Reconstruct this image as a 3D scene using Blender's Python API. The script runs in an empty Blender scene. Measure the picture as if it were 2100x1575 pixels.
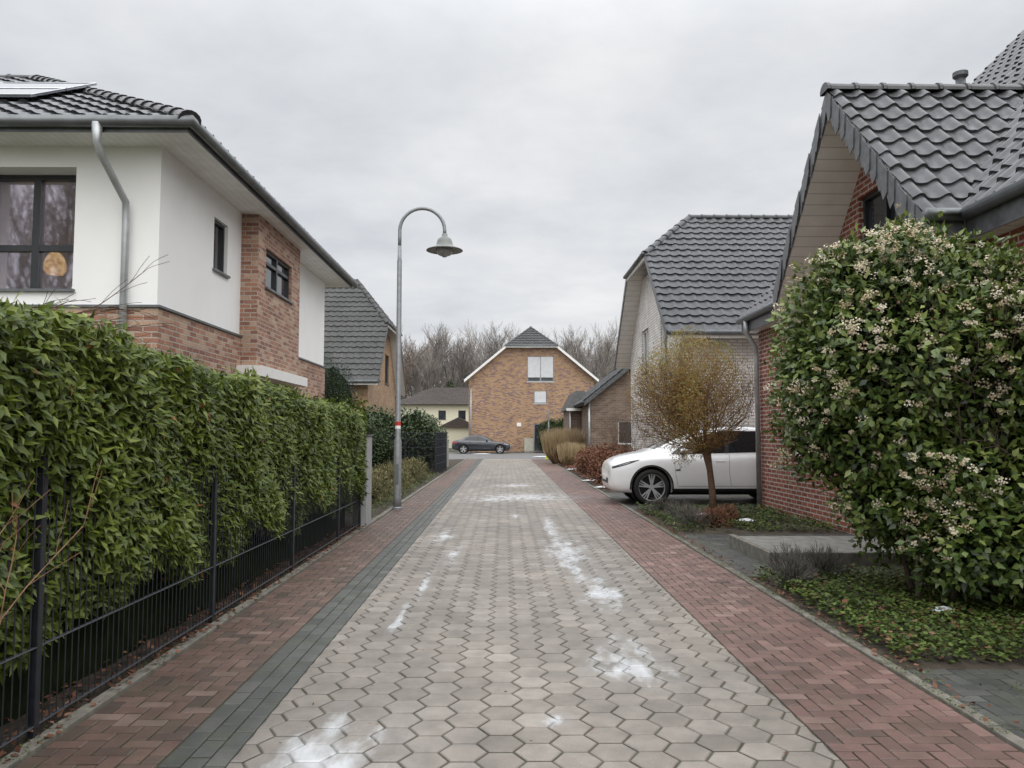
import bpy, bmesh, math, random
import numpy as np
from mathutils import Vector, Matrix
from mathutils.bvhtree import BVHTree
random.seed(7); RNG=np.random.default_rng(7)
sc=bpy.context.scene; COL=sc.collection
V=Vector
# ---------------------------------------------------------------- helpers
def link(o): COL.objects.link(o); return o
def setparent(o,p):
    if p is not None:
        o.parent=p; o.matrix_parent_inverse=Matrix.Translation(-V(p.location))
def top(name,label,cat,loc=(0,0,0),group=None):
    e=bpy.data.objects.new(name,None); e.location=loc; e.empty_display_size=.3; link(e)
    e["label"]=label; e["category"]=cat
    if group: e["group"]=group
    return e
def mk(name,verts,faces,mat,parent=None,smooth=False,T=None,tint=None,label=None,kind=None):
    me=bpy.data.meshes.new(name)
    if isinstance(verts,np.ndarray): verts=verts.tolist()
    if isinstance(faces,np.ndarray): faces=faces.tolist()
    me.from_pydata(verts,[],faces)
    if T is not None: me.transform(T)
    if tint is not None:
        a=me.attributes.new('tint','FLOAT','POINT'); a.data.foreach_set('value',np.asarray(tint,dtype=np.float32))
    me.update()
    if smooth: me.polygons.foreach_set('use_smooth',[True]*len(me.polygons))
    for m in (mat if isinstance(mat,list) else [mat]): me.materials.append(m)
    o=bpy.data.objects.new(name,me); link(o); setparent(o,parent)
    if label: o["label"]=label
    if kind: o["kind"]=kind
    return o
BF=[(0,3,2,1),(4,5,6,7),(0,1,5,4),(1,2,6,5),(2,3,7,6),(3,0,4,7)]
def boxdata(bs):
    vs=[];fs=[]
    for (x0,x1,y0,y1,z0,z1) in bs:
        n=len(vs)
        vs+=[(x0,y0,z0),(x1,y0,z0),(x1,y1,z0),(x0,y1,z0),(x0,y0,z1),(x1,y0,z1),(x1,y1,z1),(x0,y1,z1)]
        fs+=[tuple(i+n for i in f) for f in BF]
    return vs,fs
def boxes(name,bs,mat,parent=None,T=None,bev=0,**k):
    v,f=boxdata(bs); o=mk(name,v,f,mat,parent,T=T,**k)
    if bev:
        m=o.modifiers.new('b','BEVEL'); m.width=bev; m.segments=2
    return o
def prism(poly,e):
    n=len(poly); vs=[tuple(p) for p in poly]+[tuple(V(p)+V(e)) for p in poly]
    fs=[tuple(range(n))[::-1],tuple(range(n,2*n))]+[(i,(i+1)%n,(i+1)%n+n,i+n) for i in range(n)]
    return vs,fs
def fixn(o):
    bm=bmesh.new(); bm.from_mesh(o.data); bmesh.ops.recalc_face_normals(bm,faces=bm.faces); bm.to_mesh(o.data); bm.free()
def merge(parts):
    vs=[];fs=[]
    for v,f in parts:
        n=len(vs); vs+=list(v); fs+=[tuple(i+n for i in q) for q in f]
    return vs,fs
def tubedata(pts,radii,k=8,cap=True):
    pts=[V(p) for p in pts]
    if not hasattr(radii,'__len__'): radii=[radii]*len(pts)
    vs=[];fs=[]; prev=None
    for i,p in enumerate(pts):
        d=(pts[min(i+1,len(pts)-1)]-pts[max(i-1,0)]).normalized()
        if prev is None:
            a=d.cross(V((0,0,1)))
            if a.length<.01: a=V((1,0,0))
            a.normalize()
        else:
            a=prev-d*prev.dot(d); a.normalize()
        prev=a; b=d.cross(a)
        for j in range(k):
            t=2*math.pi*j/k; vs.append(tuple(p+(a*math.cos(t)+b*math.sin(t))*radii[i]))
    for i in range(len(pts)-1):
        for j in range(k):
            fs.append((i*k+j,i*k+(j+1)%k,(i+1)*k+(j+1)%k,(i+1)*k+j))
    if cap: fs+=[tuple(range(k))[::-1],tuple(range((len(pts)-1)*k,len(pts)*k))]
    return vs,fs
def tube(name,pts,r,mat,parent=None,k=8,T=None):
    v,f=tubedata(pts,r,k); return mk(name,v,f,mat,parent,smooth=True,T=T)
def lathe(prof,n=32,c=(0,0,0),axis='z'):
    vs=[];fs=[]
    for r,z in prof:
        for j in range(n):
            t=2*math.pi*j/n; x=r*math.cos(t); y=r*math.sin(t)
            p=(x,y,z) if axis=='z' else (x,z,y)
            vs.append((p[0]+c[0],p[1]+c[1],p[2]+c[2]))
    for i in range(len(prof)-1):
        for j in range(n): fs.append((i*n+j,i*n+(j+1)%n,(i+1)*n+(j+1)%n,(i+1)*n+j))
    return vs,fs
def bake(o):
    dg=bpy.context.evaluated_depsgraph_get(); dg.update()
    me=bpy.data.meshes.new_from_object(o.evaluated_get(dg)); o.modifiers.clear(); o.data=me
def cut(o,bs,T=None,cyl=None):
    if bs:
        v,f=boxdata(bs)
    else: v,f=cyl
    c=mk('cutter',v,f,o.data.materials[0],T=T); fixn(c)
    m=o.modifiers.new('x','BOOLEAN'); m.operation='DIFFERENCE'; m.object=c; m.solver='EXACT'
    bake(o); me=c.data; bpy.data.objects.remove(c); bpy.data.meshes.remove(me)
# ---------------------------------------------------------------- materials
def newmat(name):
    m=bpy.data.materials.new(name); m.use_nodes=True; nt=m.node_tree; b=nt.nodes['Principled BSDF']; return m,nt,b
def N(nt,t,**k):
    n=nt.nodes.new(t)
    for a,b in k.items(): setattr(n,a,b)
    return n
def mth(nt,op,a,b=None,clamp=False):
    n=N(nt,'ShaderNodeMath',operation=op); n.use_clamp=clamp
    for i,x in enumerate((a,b)):
        if x is None: continue
        if isinstance(x,(int,float)): n.inputs[i].default_value=x
        else: nt.links.new(x,n.inputs[i])
    return n.outputs[0]
def mixc(nt,f,a,b,bt='MIX'):
    n=N(nt,'ShaderNodeMix',data_type='RGBA',blend_type=bt)
    for i,x in ((0,f),(6,a),(7,b)):
        if isinstance(x,(int,float)): n.inputs[i].default_value=x
        elif isinstance(x,(tuple,list)): n.inputs[i].default_value=(*x[:3],1)
        else: nt.links.new(x,n.inputs[i])
    return n.outputs[2]
def noiz(nt,vec,scale,detail=4,rough=.55):
    n=N(nt,'ShaderNodeTexNoise'); n.inputs['Scale'].default_value=scale; n.inputs['Detail'].default_value=detail; n.inputs['Roughness'].default_value=rough
    nt.links.new(vec,n.inputs['Vector']); return n.outputs['Fac']
def ramp(nt,f,stops):
    n=N(nt,'ShaderNodeValToRGB'); nt.links.new(f,n.inputs[0]); e=n.color_ramp.elements
    while len(e)<len(stops): e.new(.5)
    for i,(p,c) in enumerate(stops):
        e[i].position=p; e[i].color=(*c,1) if hasattr(c,'__len__') else (c,c,c,1)
    return n.outputs[0]
def bump(nt,b,h,strength=.3,dist=.01):
    n=N(nt,'ShaderNodeBump'); n.inputs['Strength'].default_value=strength; n.inputs['Distance'].default_value=dist
    nt.links.new(h,n.inputs['Height']); nt.links.new(n.outputs[0],b.inputs['Normal'])
def sc3(c,k): return tuple(min(1,x*k) for x in c)
def pos(nt): return N(nt,'ShaderNodeNewGeometry').outputs['Position']
def vscale(nt,v,s):
    a=N(nt,'ShaderNodeVectorMath',operation='MULTIPLY'); nt.links.new(v,a.inputs[0]); a.inputs[1].default_value=s; return a.outputs[0]
def pbr(name,col,rough=.6,metal=0,var=.15,scale=6,bmp=0,bscale=60,spec=.5,coat=0,rvar=0):
    m,nt,b=newmat(name); p=N(nt,'ShaderNodeTexCoord').outputs['Object']
    f=noiz(nt,p,scale,6)
    c=ramp(nt,f,[(.3,sc3(col,1-var)),(.7,sc3(col,1+var))])
    nt.links.new(c,b.inputs['Base Color'])
    b.inputs['Roughness'].default_value=rough; b.inputs['Metallic'].default_value=metal
    b.inputs['Specular IOR Level'].default_value=spec; b.inputs['Coat Weight'].default_value=coat
    if bmp: bump(nt,b,noiz(nt,p,bscale,4),bmp,.01)
    return m
def wallvec(nt):
    g=N(nt,'ShaderNodeNewGeometry'); s=N(nt,'ShaderNodeSeparateXYZ'); nt.links.new(g.outputs['Position'],s.inputs[0])
    sn=N(nt,'ShaderNodeSeparateXYZ'); nt.links.new(g.outputs['True Normal'],sn.inputs[0])
    isx=mth(nt,'GREATER_THAN',mth(nt,'ABSOLUTE',sn.outputs[0]),.5)
    a=mth(nt,'ADD',mth(nt,'MULTIPLY',s.outputs[1],isx),mth(nt,'MULTIPLY',s.outputs[0],mth(nt,'SUBTRACT',1,isx)))
    c=N(nt,'ShaderNodeCombineXYZ'); nt.links.new(a,c.inputs[0]); nt.links.new(s.outputs[2],c.inputs[1]); return c.outputs[0],g.outputs['Position']
def brickmat(name,c1,c2,mortar,c3=None,rough=.85,msize=.011,bw=.25,rh=.0817,b3=.35):
    m,nt,b=newmat(name); v,p=wallvec(nt)
    def bt(ca,cb,bias,off=(0,0)):
        t=N(nt,'ShaderNodeTexBrick'); t.inputs['Scale'].default_value=1; t.inputs['Brick Width'].default_value=bw; t.inputs['Row Height'].default_value=rh
        t.inputs['Mortar Size'].default_value=msize; t.inputs['Mortar Smooth'].default_value=.3; t.inputs['Bias'].default_value=bias
        t.inputs['Color1'].default_value=(*ca,1); t.inputs['Color2'].default_value=(*cb,1); t.inputs['Mortar'].default_value=(*mortar,1)
        if off!=(0,0):
            a=N(nt,'ShaderNodeVectorMath',operation='ADD'); nt.links.new(v,a.inputs[0]); a.inputs[1].default_value=(off[0],off[1],0); nt.links.new(a.outputs[0],t.inputs['Vector'])
        else: nt.links.new(v,t.inputs['Vector'])
        return t
    t=bt(c1,c2,0); col=t.outputs['Color']
    if c3:
        t2=bt((0,0,0),(1,1,1),-.2,(bw*14,rh*26)); t2.inputs['Mortar'].default_value=(0,0,0,1)
        f=ramp(nt,t2.outputs['Color'],[(.45,0),(.6,b3)])
        nm=mth(nt,'SUBTRACT',1,t.outputs['Fac'])
        col=mixc(nt,mth(nt,'MULTIPLY',mth(nt,'MULTIPLY',f,1.6,True),nm),col,c3)
    n1=noiz(nt,p,2.2,5); n2=noiz(nt,p,45,4)
    col=mixc(nt,1,col,ramp(nt,n1,[(.3,.82),(.7,1.1)]),'MULTIPLY')
    col=mixc(nt,1,col,ramp(nt,n2,[(.3,.78),(.7,1.16)]),'MULTIPLY')
    nt.links.new(col,b.inputs['Base Color']); b.inputs['Roughness'].default_value=rough
    h=mth(nt,'ADD',mth(nt,'SUBTRACT',1,t.outputs['Fac']),mth(nt,'MULTIPLY',n2,.4)); bump(nt,b,h,.6,.008)
    return m
def plankmat(name,col,axis,w=.1,line=.5,rough=.5):
    m,nt,b=newmat(name); s=N(nt,'ShaderNodeSeparateXYZ'); nt.links.new(pos(nt),s.inputs[0])
    f=mth(nt,'FRACT',mth(nt,'DIVIDE',s.outputs[axis],w)); l=mth(nt,'LESS_THAN',f,.1)
    c=mixc(nt,l,col,sc3(col,line)); c=mixc(nt,1,c,ramp(nt,noiz(nt,pos(nt),3,4),[(.3,.9),(.7,1.05)]),'MULTIPLY')
    nt.links.new(c,b.inputs['Base Color']); b.inputs['Roughness'].default_value=rough; return m
def leafmat(name,stops,rough=.45,spec=.5,trans=.15):
    m,nt,b=newmat(name); a=N(nt,'ShaderNodeAttribute',attribute_name='tint')
    c=ramp(nt,a.outputs['Fac'],stops); nt.links.new(c,b.inputs['Base Color'])
    b.inputs['Roughness'].default_value=rough; b.inputs['Specular IOR Level'].default_value=spec
    if trans:
        tr=N(nt,'ShaderNodeBsdfTranslucent'); nt.links.new(c,tr.inputs[0]); mx=N(nt,'ShaderNodeMixShader'); mx.inputs[0].default_value=trans
        out=nt.nodes['Material Output']; nt.links.new(b.outputs[0],mx.inputs[1]); nt.links.new(tr.outputs[0],mx.inputs[2]); nt.links.new(mx.outputs[0],out.inputs[0])
    return m
def glassmat(name,col=(.02,.023,.026),rough=.04,spec=.9):
    m,nt,b=newmat(name); p=pos(nt)
    c=ramp(nt,noiz(nt,p,1.4,3),[(.35,sc3(col,.5)),(.7,sc3(col,1.8))]); nt.links.new(c,b.inputs['Base Color'])
    b.inputs['Roughness'].default_value=rough; b.inputs['Specular IOR Level'].default_value=spec
    bump(nt,b,noiz(nt,p,.9,2),.15,.02); return m
def tilemat(name,col,rough=.42,var=.25):
    m,nt,b=newmat(name); p=pos(nt)
    c=ramp(nt,noiz(nt,p,1.1,5),[(.3,sc3(col,1-var)),(.7,sc3(col,1+var))])
    c=mixc(nt,1,c,ramp(nt,noiz(nt,p,9,4),[(.3,.72),(.7,1.28)]),'MULTIPLY')
    nt.links.new(c,b.inputs['Base Color'])
    nt.links.new(mth(nt,'ADD',mth(nt,'MULTIPLY',noiz(nt,p,5,3),.3),rough-.15),b.inputs['Roughness'])
    bump(nt,b,noiz(nt,p,60,3),.15,.004); return m

SNOW=[(-.80,3.62,.22,.42),(.82,5.15,.15,.38),(.93,7.4,.15,.70),(.78,8.6,.07,.6),(.80,9.9,.19,1.0),(.74,12.3,.08,1.2),(.27,4.15,.05,.08),(-.62,9.7,.06,.5),(-.9,11.4,.09,.5),(-.85,6.4,.035,.35),(-.8,7.9,.035,.5),
 (.5,18.4,.8,.8),(-.3,17.8,.4,.5),(.3,22.5,.4,.5),(.2,14.2,.08,.3)]
def pavemat(name,stops,joint,snow=True,rough=.62,speck=.25,wet=True,moss=.3,mossamt=0):
    m,nt,b=newmat(name); p=pos(nt); a=N(nt,'ShaderNodeAttribute',attribute_name='tint')
    c=ramp(nt,a.outputs['Fac'],[(0.0,joint),(.05,joint),(.10,stops[0])]+[(.1+.9*(i+1)/(len(stops)-1),s) for i,s in enumerate(stops[1:])])
    c=mixc(nt,1,c,ramp(nt,noiz(nt,p,180,3,.7),[(.25,1-speck),(.75,1+speck)]),'MULTIPLY')
    big=noiz(nt,vscale(nt,p,(1,.5,1)),.7,5); c=mixc(nt,1,c,ramp(nt,big,[(.3,.72),(.7,1.16)]),'MULTIPLY')
    med=noiz(nt,p,5,6,.65); c=mixc(nt,1,c,ramp(nt,med,[(.3,.74),(.7,1.18)]),'MULTIPLY')
    isj=mth(nt,'LESS_THAN',a.outputs['Fac'],.06)
    c=mixc(nt,mth(nt,'MULTIPLY',isj,mth(nt,'MULTIPLY',noiz(nt,p,2.3,3),moss*2)),c,(.055,.065,.025))
    if mossamt: c=mixc(nt,mth(nt,'MULTIPLY',ramp(nt,noiz(nt,p,3.1,6,.7),[(.45,0),(.68,1)]),mossamt),c,(.075,.082,.045))
    r=mth(nt,'ADD',mth(nt,'MULTIPLY',big,.6),rough-.36)
    if snow:
        sx=N(nt,'ShaderNodeSeparateXYZ'); nt.links.new(p,sx.inputs[0])
        ps=vscale(nt,p,(1,.42,1))
        d1=mth(nt,'SUBTRACT',noiz(nt,ps,6,5,.6),.5)
        cur=None
        for (cx,cy,rx,ry) in SNOW:
            dx=mth(nt,'DIVIDE',mth(nt,'SUBTRACT',sx.outputs[0],cx),rx*1.35); dy=mth(nt,'DIVIDE',mth(nt,'SUBTRACT',sx.outputs[1],cy),ry*1.35)
            dd=mth(nt,'ADD',mth(nt,'MULTIPLY',dx,dx),mth(nt,'MULTIPLY',dy,dy))
            cur=dd if cur is None else mth(nt,'MINIMUM',cur,dd)
        v=mth(nt,'SUBTRACT',1.0,mth(nt,'SQRT',cur))
        v=mth(nt,'ADD',v,mth(nt,'MULTIPLY',d1,3.9))
        v=mth(nt,'ADD',v,mth(nt,'MULTIPLY',mth(nt,'SUBTRACT',noiz(nt,p,30,3,.6),.5),.25))
        v=mth(nt,'ADD',v,mth(nt,'MULTIPLY',isj,-.22))
        core=mth(nt,'MULTIPLY',mth(nt,'SUBTRACT',v,.08),1.35,True)
        halo=mth(nt,'MULTIPLY',mth(nt,'ADD',v,.8),.55,True)
        near=mth(nt,'MULTIPLY',mth(nt,'SUBTRACT',3.4,mth(nt,'SQRT',cur)),.5,True)
        halo=mth(nt,'MULTIPLY',halo,near)
        op=ramp(nt,noiz(nt,ps,7,3),[(.32,.30),(.62,.88)])
        c=mixc(nt,mth(nt,'MULTIPLY',halo,.28),c,(.31,.31,.31))
        c=mixc(nt,mth(nt,'MULTIPLY',core,op),c,(.58,.60,.62))
        r=mth(nt,'SUBTRACT',r,mth(nt,'MULTIPLY',halo,.30),True)
    r=mth(nt,'MAXIMUM',r,.16)
    nt.links.new(c,b.inputs['Base Color']); nt.links.new(r,b.inputs['Roughness'])
    bump(nt,b,mth(nt,'ADD',noiz(nt,p,120,3,.7),mth(nt,'MULTIPLY',med,.6)),.35,.004)
    return m

M={}
M['hex']=pavemat('hex_paving',[(.180,.160,.136),(.222,.197,.170),(.258,.230,.200),(.30,.270,.238)],(.062,.055,.042))
M['redL']=pavemat('red_brick_paving_dark',[(.080,.058,.049),(.122,.079,.064),(.155,.095,.077),(.21,.15,.125)],(.036,.033,.023),mossamt=.3)
M['redR']=pavemat('red_brick_paving',[(.105,.068,.058),(.155,.091,.077),(.195,.115,.098),(.26,.172,.147)],(.048,.044,.034),mossamt=.22)
M['greyP']=pavemat('grey_brick_paving',[(.06,.063,.060),(.085,.088,.083),(.12,.12,.112)],(.03,.032,.022),mossamt=.45)
M['darkP']=pavemat('dark_paving',[(.05,.053,.05),(.075,.077,.073),(.105,.105,.098)],(.025,.03,.015),moss=.5,mossamt=.5)
M['kerb']=pbr('kerb_stone',(.16,.15,.125),.8,var=.4,scale=9,bmp=.3)
M['concrete']=pbr('concrete',(.20,.20,.185),.8,var=.3,scale=7,bmp=.3)
M['soil']=pbr('soil',(.05,.04,.028),.95,var=.5,scale=4,bmp=.8,bscale=25)
M['ground']=pbr('ground',(.07,.075,.04),.95,var=.4,scale=.5,bmp=.6,bscale=15)
M['asphalt']=pbr('asphalt',(.15,.148,.145),.7,var=.2,scale=2,bmp=.3,bscale=100)
M['white']=pbr('white_render',(.88,.88,.87),.85,var=.03,scale=1.2,bmp=.12,bscale=140)
M['whitepaint']=pbr('white_paint',(.80,.80,.78),.45,var=.04)
M['brickA']=brickmat('brick_orange',(.40,.20,.13),(.24,.115,.085),(.42,.37,.31),(.50,.35,.25),b3=.5)
M['brickB']=brickmat('brick_tan',(.43,.27,.15),(.33,.18,.10),(.33,.28,.22),(.5,.36,.22))
M['brickC']=brickmat('brick_mixed',(.46,.28,.14),(.34,.19,.10),(.36,.30,.24),(.20,.11,.12),b3=.6)
M['brickR']=brickmat('brick_red',(.30,.085,.055),(.20,.06,.042),(.48,.43,.38),(.36,.13,.08),msize=.013)
M['brickW']=brickmat('brick_white',(.84,.82,.79),(.75,.71,.68),(.44,.41,.39),(.88,.86,.83),msize=.011)
M['brickD']=brickmat('brick_brown',(.22,.15,.11),(.15,.095,.075),(.25,.22,.18),(.3,.22,.16))
M['tileA']=tilemat('roof_tile_black',(.026,.028,.031),.30)
M['tileB']=tilemat('roof_tile_grey',(.044,.045,.042),.55)
M['tileR']=tilemat('roof_tile_glazed',(.068,.068,.072),.34)
M['tileW']=tilemat('roof_tile_anthracite',(.045,.047,.052),.38)
M['tileC']=tilemat('roof_tile_charcoal',(.04,.04,.04),.5)
M['tileD']=tilemat('roof_tile_brown',(.055,.041,.037),.6)
M['roofdark']=pbr('roof_deck',(.05,.05,.052),.7)
M['slate']=pbr('slate',(.095,.098,.105),.40,var=.4,scale=9)
M['soffX']=plankmat('soffit_boards',(.84,.84,.82),0,.12,.82)
M['soffY']=plankmat('soffit_boards_side',(.82,.80,.76),1,.16,.68)
M['soffZ']=plankmat('verge_boards',(.88,.86,.82),2,.13,.70)
M['zinc']=pbr('zinc',(.42,.44,.45),.42,metal=.5,var=.18,scale=5)
M['zincdark']=pbr('weathered_zinc',(.16,.17,.175),.45,metal=.5,var=.2,scale=5)
M['galv']=pbr('galvanised_steel',(.25,.26,.27),.5,metal=.4,var=.15,scale=12)
M['frame']=pbr('anthracite_frame',(.03,.033,.036),.4)
M['glass']=glassmat('window_glass',(.03,.034,.04),.03,1.0)
M['black']=pbr('black_powder_coat',(.012,.013,.015),.42,var=.3)
M['blackfence']=pbr('fence_coating',(.016,.019,.025),.38,var=.3,scale=20)
M['rubber']=pbr('rubber',(.015,.015,.015),.8)
M['alloy']=pbr('alloy',(.50,.51,.53),.35,metal=.35)
M['carwhite']=pbr('white_car_paint',(.86,.87,.88),.22,var=.02,coat=.8)
M['cardark']=pbr('dark_blue_grey_car_paint',(.03,.034,.043),.22,var=.05,coat=.8,metal=.3)
M['carglass']=pbr('car_glass',(.010,.012,.014),.04,spec=.5)
M['lamp']=pbr('lens',(.22,.24,.27),.12,spec=.8)
M['redlens']=pbr('red_lens',(.35,.02,.02),.2)
M['bark']=pbr('bark',(.09,.065,.05),.9,var=.35,scale=20,bmp=.5)
M['barkR']=pbr('reddish_bark',(.14,.085,.055),.85,var=.35,scale=20,bmp=.5)
M['barkfar']=pbr('grey_brown_bark',(.17,.15,.135),.9,var=.3,scale=2)
M['twigfar']=pbr('twigs',(.24,.215,.195),.9,var=.3,scale=.5)
M['twigO']=pbr('pale_orange_twigs',(.34,.20,.12),.7,var=.35,scale=15)
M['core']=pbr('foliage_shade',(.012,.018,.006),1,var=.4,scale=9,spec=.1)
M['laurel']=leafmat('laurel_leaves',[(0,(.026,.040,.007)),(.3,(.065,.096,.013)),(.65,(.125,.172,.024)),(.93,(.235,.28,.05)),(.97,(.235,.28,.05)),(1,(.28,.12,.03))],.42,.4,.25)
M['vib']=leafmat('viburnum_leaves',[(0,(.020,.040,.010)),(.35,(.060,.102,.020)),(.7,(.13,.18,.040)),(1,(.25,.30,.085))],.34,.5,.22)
M['flower']=leafmat('cream_flowers',[(0,(.42,.33,.20)),(.5,(.64,.56,.40)),(1,(.80,.74,.62))],.7,.2)
M['ball']=leafmat('golden_leaves',[(0,(.20,.085,.03)),(.35,(.31,.165,.05)),(.7,(.33,.24,.07)),(1,(.24,.27,.08))],.6,.3,.3)
M['dkhedge']=leafmat('dark_hedge_leaves',[(0,(.014,.026,.012)),(.5,(.038,.066,.024)),(1,(.08,.115,.035))],.5,.4)
M['rust']=leafmat('rusty_leaves',[(0,(.08,.035,.024)),(.5,(.19,.088,.055)),(1,(.30,.16,.10))],.8,.2)
M['straw']=leafmat('dry_grass',[(0,(.34,.24,.13)),(.5,(.56,.44,.27)),(1,(.70,.58,.40))],.8,.2,.3)
M['olive']=leafmat('olive_leaves',[(0,(.08,.075,.035)),(.5,(.17,.16,.07)),(1,(.27,.24,.13))],.7,.3)
M['gcover']=leafmat('ground_cover_leaves',[(0,(.026,.040,.010)),(.45,(.075,.115,.024)),(.72,(.14,.20,.045)),(.82,(.13,.07,.035)),(1,(.22,.13,.08))],.6,.3)
M['grey_leaf']=leafmat('grey_green_leaves',[(0,(.07,.07,.055)),(.6,(.17,.16,.14)),(1,(.24,.22,.21))],.8,.2)
M['blueg']=leafmat('blue_green_needles',[(0,(.02,.035,.025)),(1,(.09,.12,.10))],.7,.2)
M['cream']=pbr('cream_render',(.70,.66,.52),.85,var=.05)
M['yellow']=pbr('signal_yellow',(.50,.58,.06),.5)
M['red']=pbr('signal_red',(.45,.03,.02),.5)
M['snow']=pbr('snow',(.66,.68,.71),.7,var=.08,scale=20,bmp=.4)
M['globe']=pbr('lamp_globe',(.34,.35,.35),.25)
M['pillar']=pbr('light_grey_sheet_metal',(.34,.345,.35),.5,var=.1,scale=8)
M['solar']=pbr('solar_glass',(.22,.24,.28),.10,spec=1.0,coat=1)
M['curtain']=pbr('curtain',(.55,.5,.44),.9)
m,nt,b=newmat('window_glass_clear'); tr=N(nt,'ShaderNodeBsdfTransparent'); gl=N(nt,'ShaderNodeBsdfGlossy'); gl.inputs['Roughness'].default_value=.03; gl.inputs['Color'].default_value=(.82,.77,.88,1)
mx=N(nt,'ShaderNodeMixShader'); mx.inputs[0].default_value=.45; nt.links.new(tr.outputs[0],mx.inputs[1]); nt.links.new(gl.outputs[0],mx.inputs[2]); nt.links.new(mx.outputs[0],nt.nodes['Material Output'].inputs[0]); M['glassP']=m
m,nt,b=newmat('warm_lamp'); b.inputs['Base Color'].default_value=(.7,.5,.25,1)
e_=ramp(nt,noiz(nt,pos(nt),14,3),[(.35,(.55,.25,.06)),(.65,(1,.72,.32))]); nt.links.new(e_,b.inputs['Emission Color']); b.inputs['Emission Strength'].default_value=1.1; M['warm']=m

# ---------------------------------------------------------------- world, sun, camera
w=bpy.data.worlds.new("World"); sc.world=w; w.use_nodes=True; nt=w.node_tree
bg=nt.nodes['Background']; bg.inputs['Strength'].default_value=.1
sky=N(nt,'ShaderNodeTexSky'); sky.sky_type='NISHITA'; sky.sun_disc=False; sky.sun_elevation=math.radians(45); sky.sun_rotation=math.radians(159); sky.air_density=1; sky.dust_density=4
g=N(nt,'ShaderNodeTexCoord').outputs['Generated']; s=N(nt,'ShaderNodeSeparateXYZ'); nt.links.new(g,s.inputs[0])
dz=mth(nt,'ADD',mth(nt,'MAXIMUM',s.outputs[2],0),.16)
c=N(nt,'ShaderNodeCombineXYZ'); nt.links.new(mth(nt,'DIVIDE',s.outputs[0],dz),c.inputs[0]); nt.links.new(mth(nt,'DIVIDE',s.outputs[1],dz),c.inputs[1])
n1=noiz(nt,c.outputs[0],.95,8,.58); n2=noiz(nt,c.outputs[0],.32,3,.5)
f=mth(nt,'ADD',mth(nt,'MULTIPLY',n1,.68),mth(nt,'MULTIPLY',n2,.32))
cl=ramp(nt,f,[(.38,(.51,.53,.565)),(.46,(.59,.605,.63)),(.53,(.665,.675,.69)),(.64,(.77,.775,.785))])
mr=N(nt,'ShaderNodeMapRange'); mr.interpolation_type='SMOOTHSTEP'; nt.links.new(s.outputs[2],mr.inputs[0]); mr.inputs[1].default_value=.43; mr.inputs[2].default_value=.78; mr.inputs[3].default_value=12.4; mr.inputs[4].default_value=35
sclv=N(nt,'ShaderNodeVectorMath',operation='SCALE'); nt.links.new(cl,sclv.inputs[0]); nt.links.new(mr.outputs[0],sclv.inputs['Scale'])
fin=mixc(nt,.96,sky.outputs[0],sclv.outputs[0]); nt.links.new(fin,bg.inputs['Color'])
sd=bpy.data.lights.new('sun','SUN'); sd.energy=1.5; sd.angle=math.radians(80); sd.color=(1,.97,.93)
so=bpy.data.objects.new('sun',sd); link(so); so.rotation_euler=V((.28,-.68,.68)).to_track_quat('Z','Y').to_euler()
cd=bpy.data.cameras.new('camera'); cam=bpy.data.objects.new('camera',cd); link(cam); cam.location=(0,0,1.5)
cam.rotation_euler=(math.radians(93.7),0,math.radians(-.55)); cd.lens=27.03; cd.sensor_width=36; cd.clip_end=2000; cd.clip_start=.05
sc.camera=cam
sc.view_settings.view_transform='Standard'; sc.view_settings.look='None'; sc.view_settings.exposure=0

# ---------------------------------------------------------------- ground and paving
class Blocks:
    def __init__(s): s.v=[];s.f=[];s.t=[]
    def add(s,poly,z=0,gap=.004,inset=.007,drop=.007,tint=.5,tilt=.008):
        cx=sum(p[0] for p in poly)/len(poly); cy=sum(p[1] for p in poly)/len(poly)
        n=len(poly); b=len(s.v); tl=(random.uniform(-tilt,tilt),random.uniform(-tilt,tilt)); dz=random.uniform(-.0012,.0012)
        for g,d in ((gap,.03),(gap,drop),(gap+inset*.55,drop*.25),(gap+inset,0)):
            for (x,y) in poly:
                l=math.hypot(x-cx,y-cy); k=max(0,(l-g*1.25)/l); X=cx+(x-cx)*k; Y=cy+(y-cy)*k
                s.v.append((X,Y,z-d+dz+(X-cx)*tl[0]+(Y-cy)*tl[1])); s.t.append(tint if d==0 else (tint*.75+.05 if d<drop*.9 else .04))
        s.f.append(tuple(range(b+3*n,b+4*n)))
        for r in (0,1,2):
            for i in range(n): j=(i+1)%n; s.f.append((b+r*n+i,b+r*n+j,b+(r+1)*n+j,b+(r+1)*n+i))
    def base(s,x0,x1,y0,y1,z):
        b=len(s.v); s.v+=[(x0,y0,z),(x1,y0,z),(x1,y1,z),(x0,y1,z)]; s.t+=[0]*4; s.f.append((b,b+1,b+2,b+3))
    def done(s,name,mat): return mk(name,s.v,s.f,mat,tint=s.t,kind="structure")
def rt(): return min(1,max(.15,random.gauss(.55,.2)))
def herring(B,x0,x1,y0,y1,W=.10,z=0):
    ni=int((x1-x0)/W)+4; nj=int((y1-y0)/W)+4
    for i in range(-3,ni):
        for j in range(-3,nj):
            k=(i-j)%4
            if k==0: r=(x0+i*W,x0+(i+2)*W,y0+j*W,y0+(j+1)*W)
            elif k==3: r=(x0+i*W,x0+(i+1)*W,y0+j*W,y0+(j+2)*W)
            else: continue
            a,b,c,d=max(r[0],x0),min(r[1],x1),max(r[2],y0),min(r[3],y1)
            if b-a<.02 or d-c<.02: continue
            B.add([(a,c),(b,c),(b,d),(a,d)],z,gap=.0042,inset=.006,drop=.006,tint=rt())
YR0,YR1=-2.0,46.0
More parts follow.
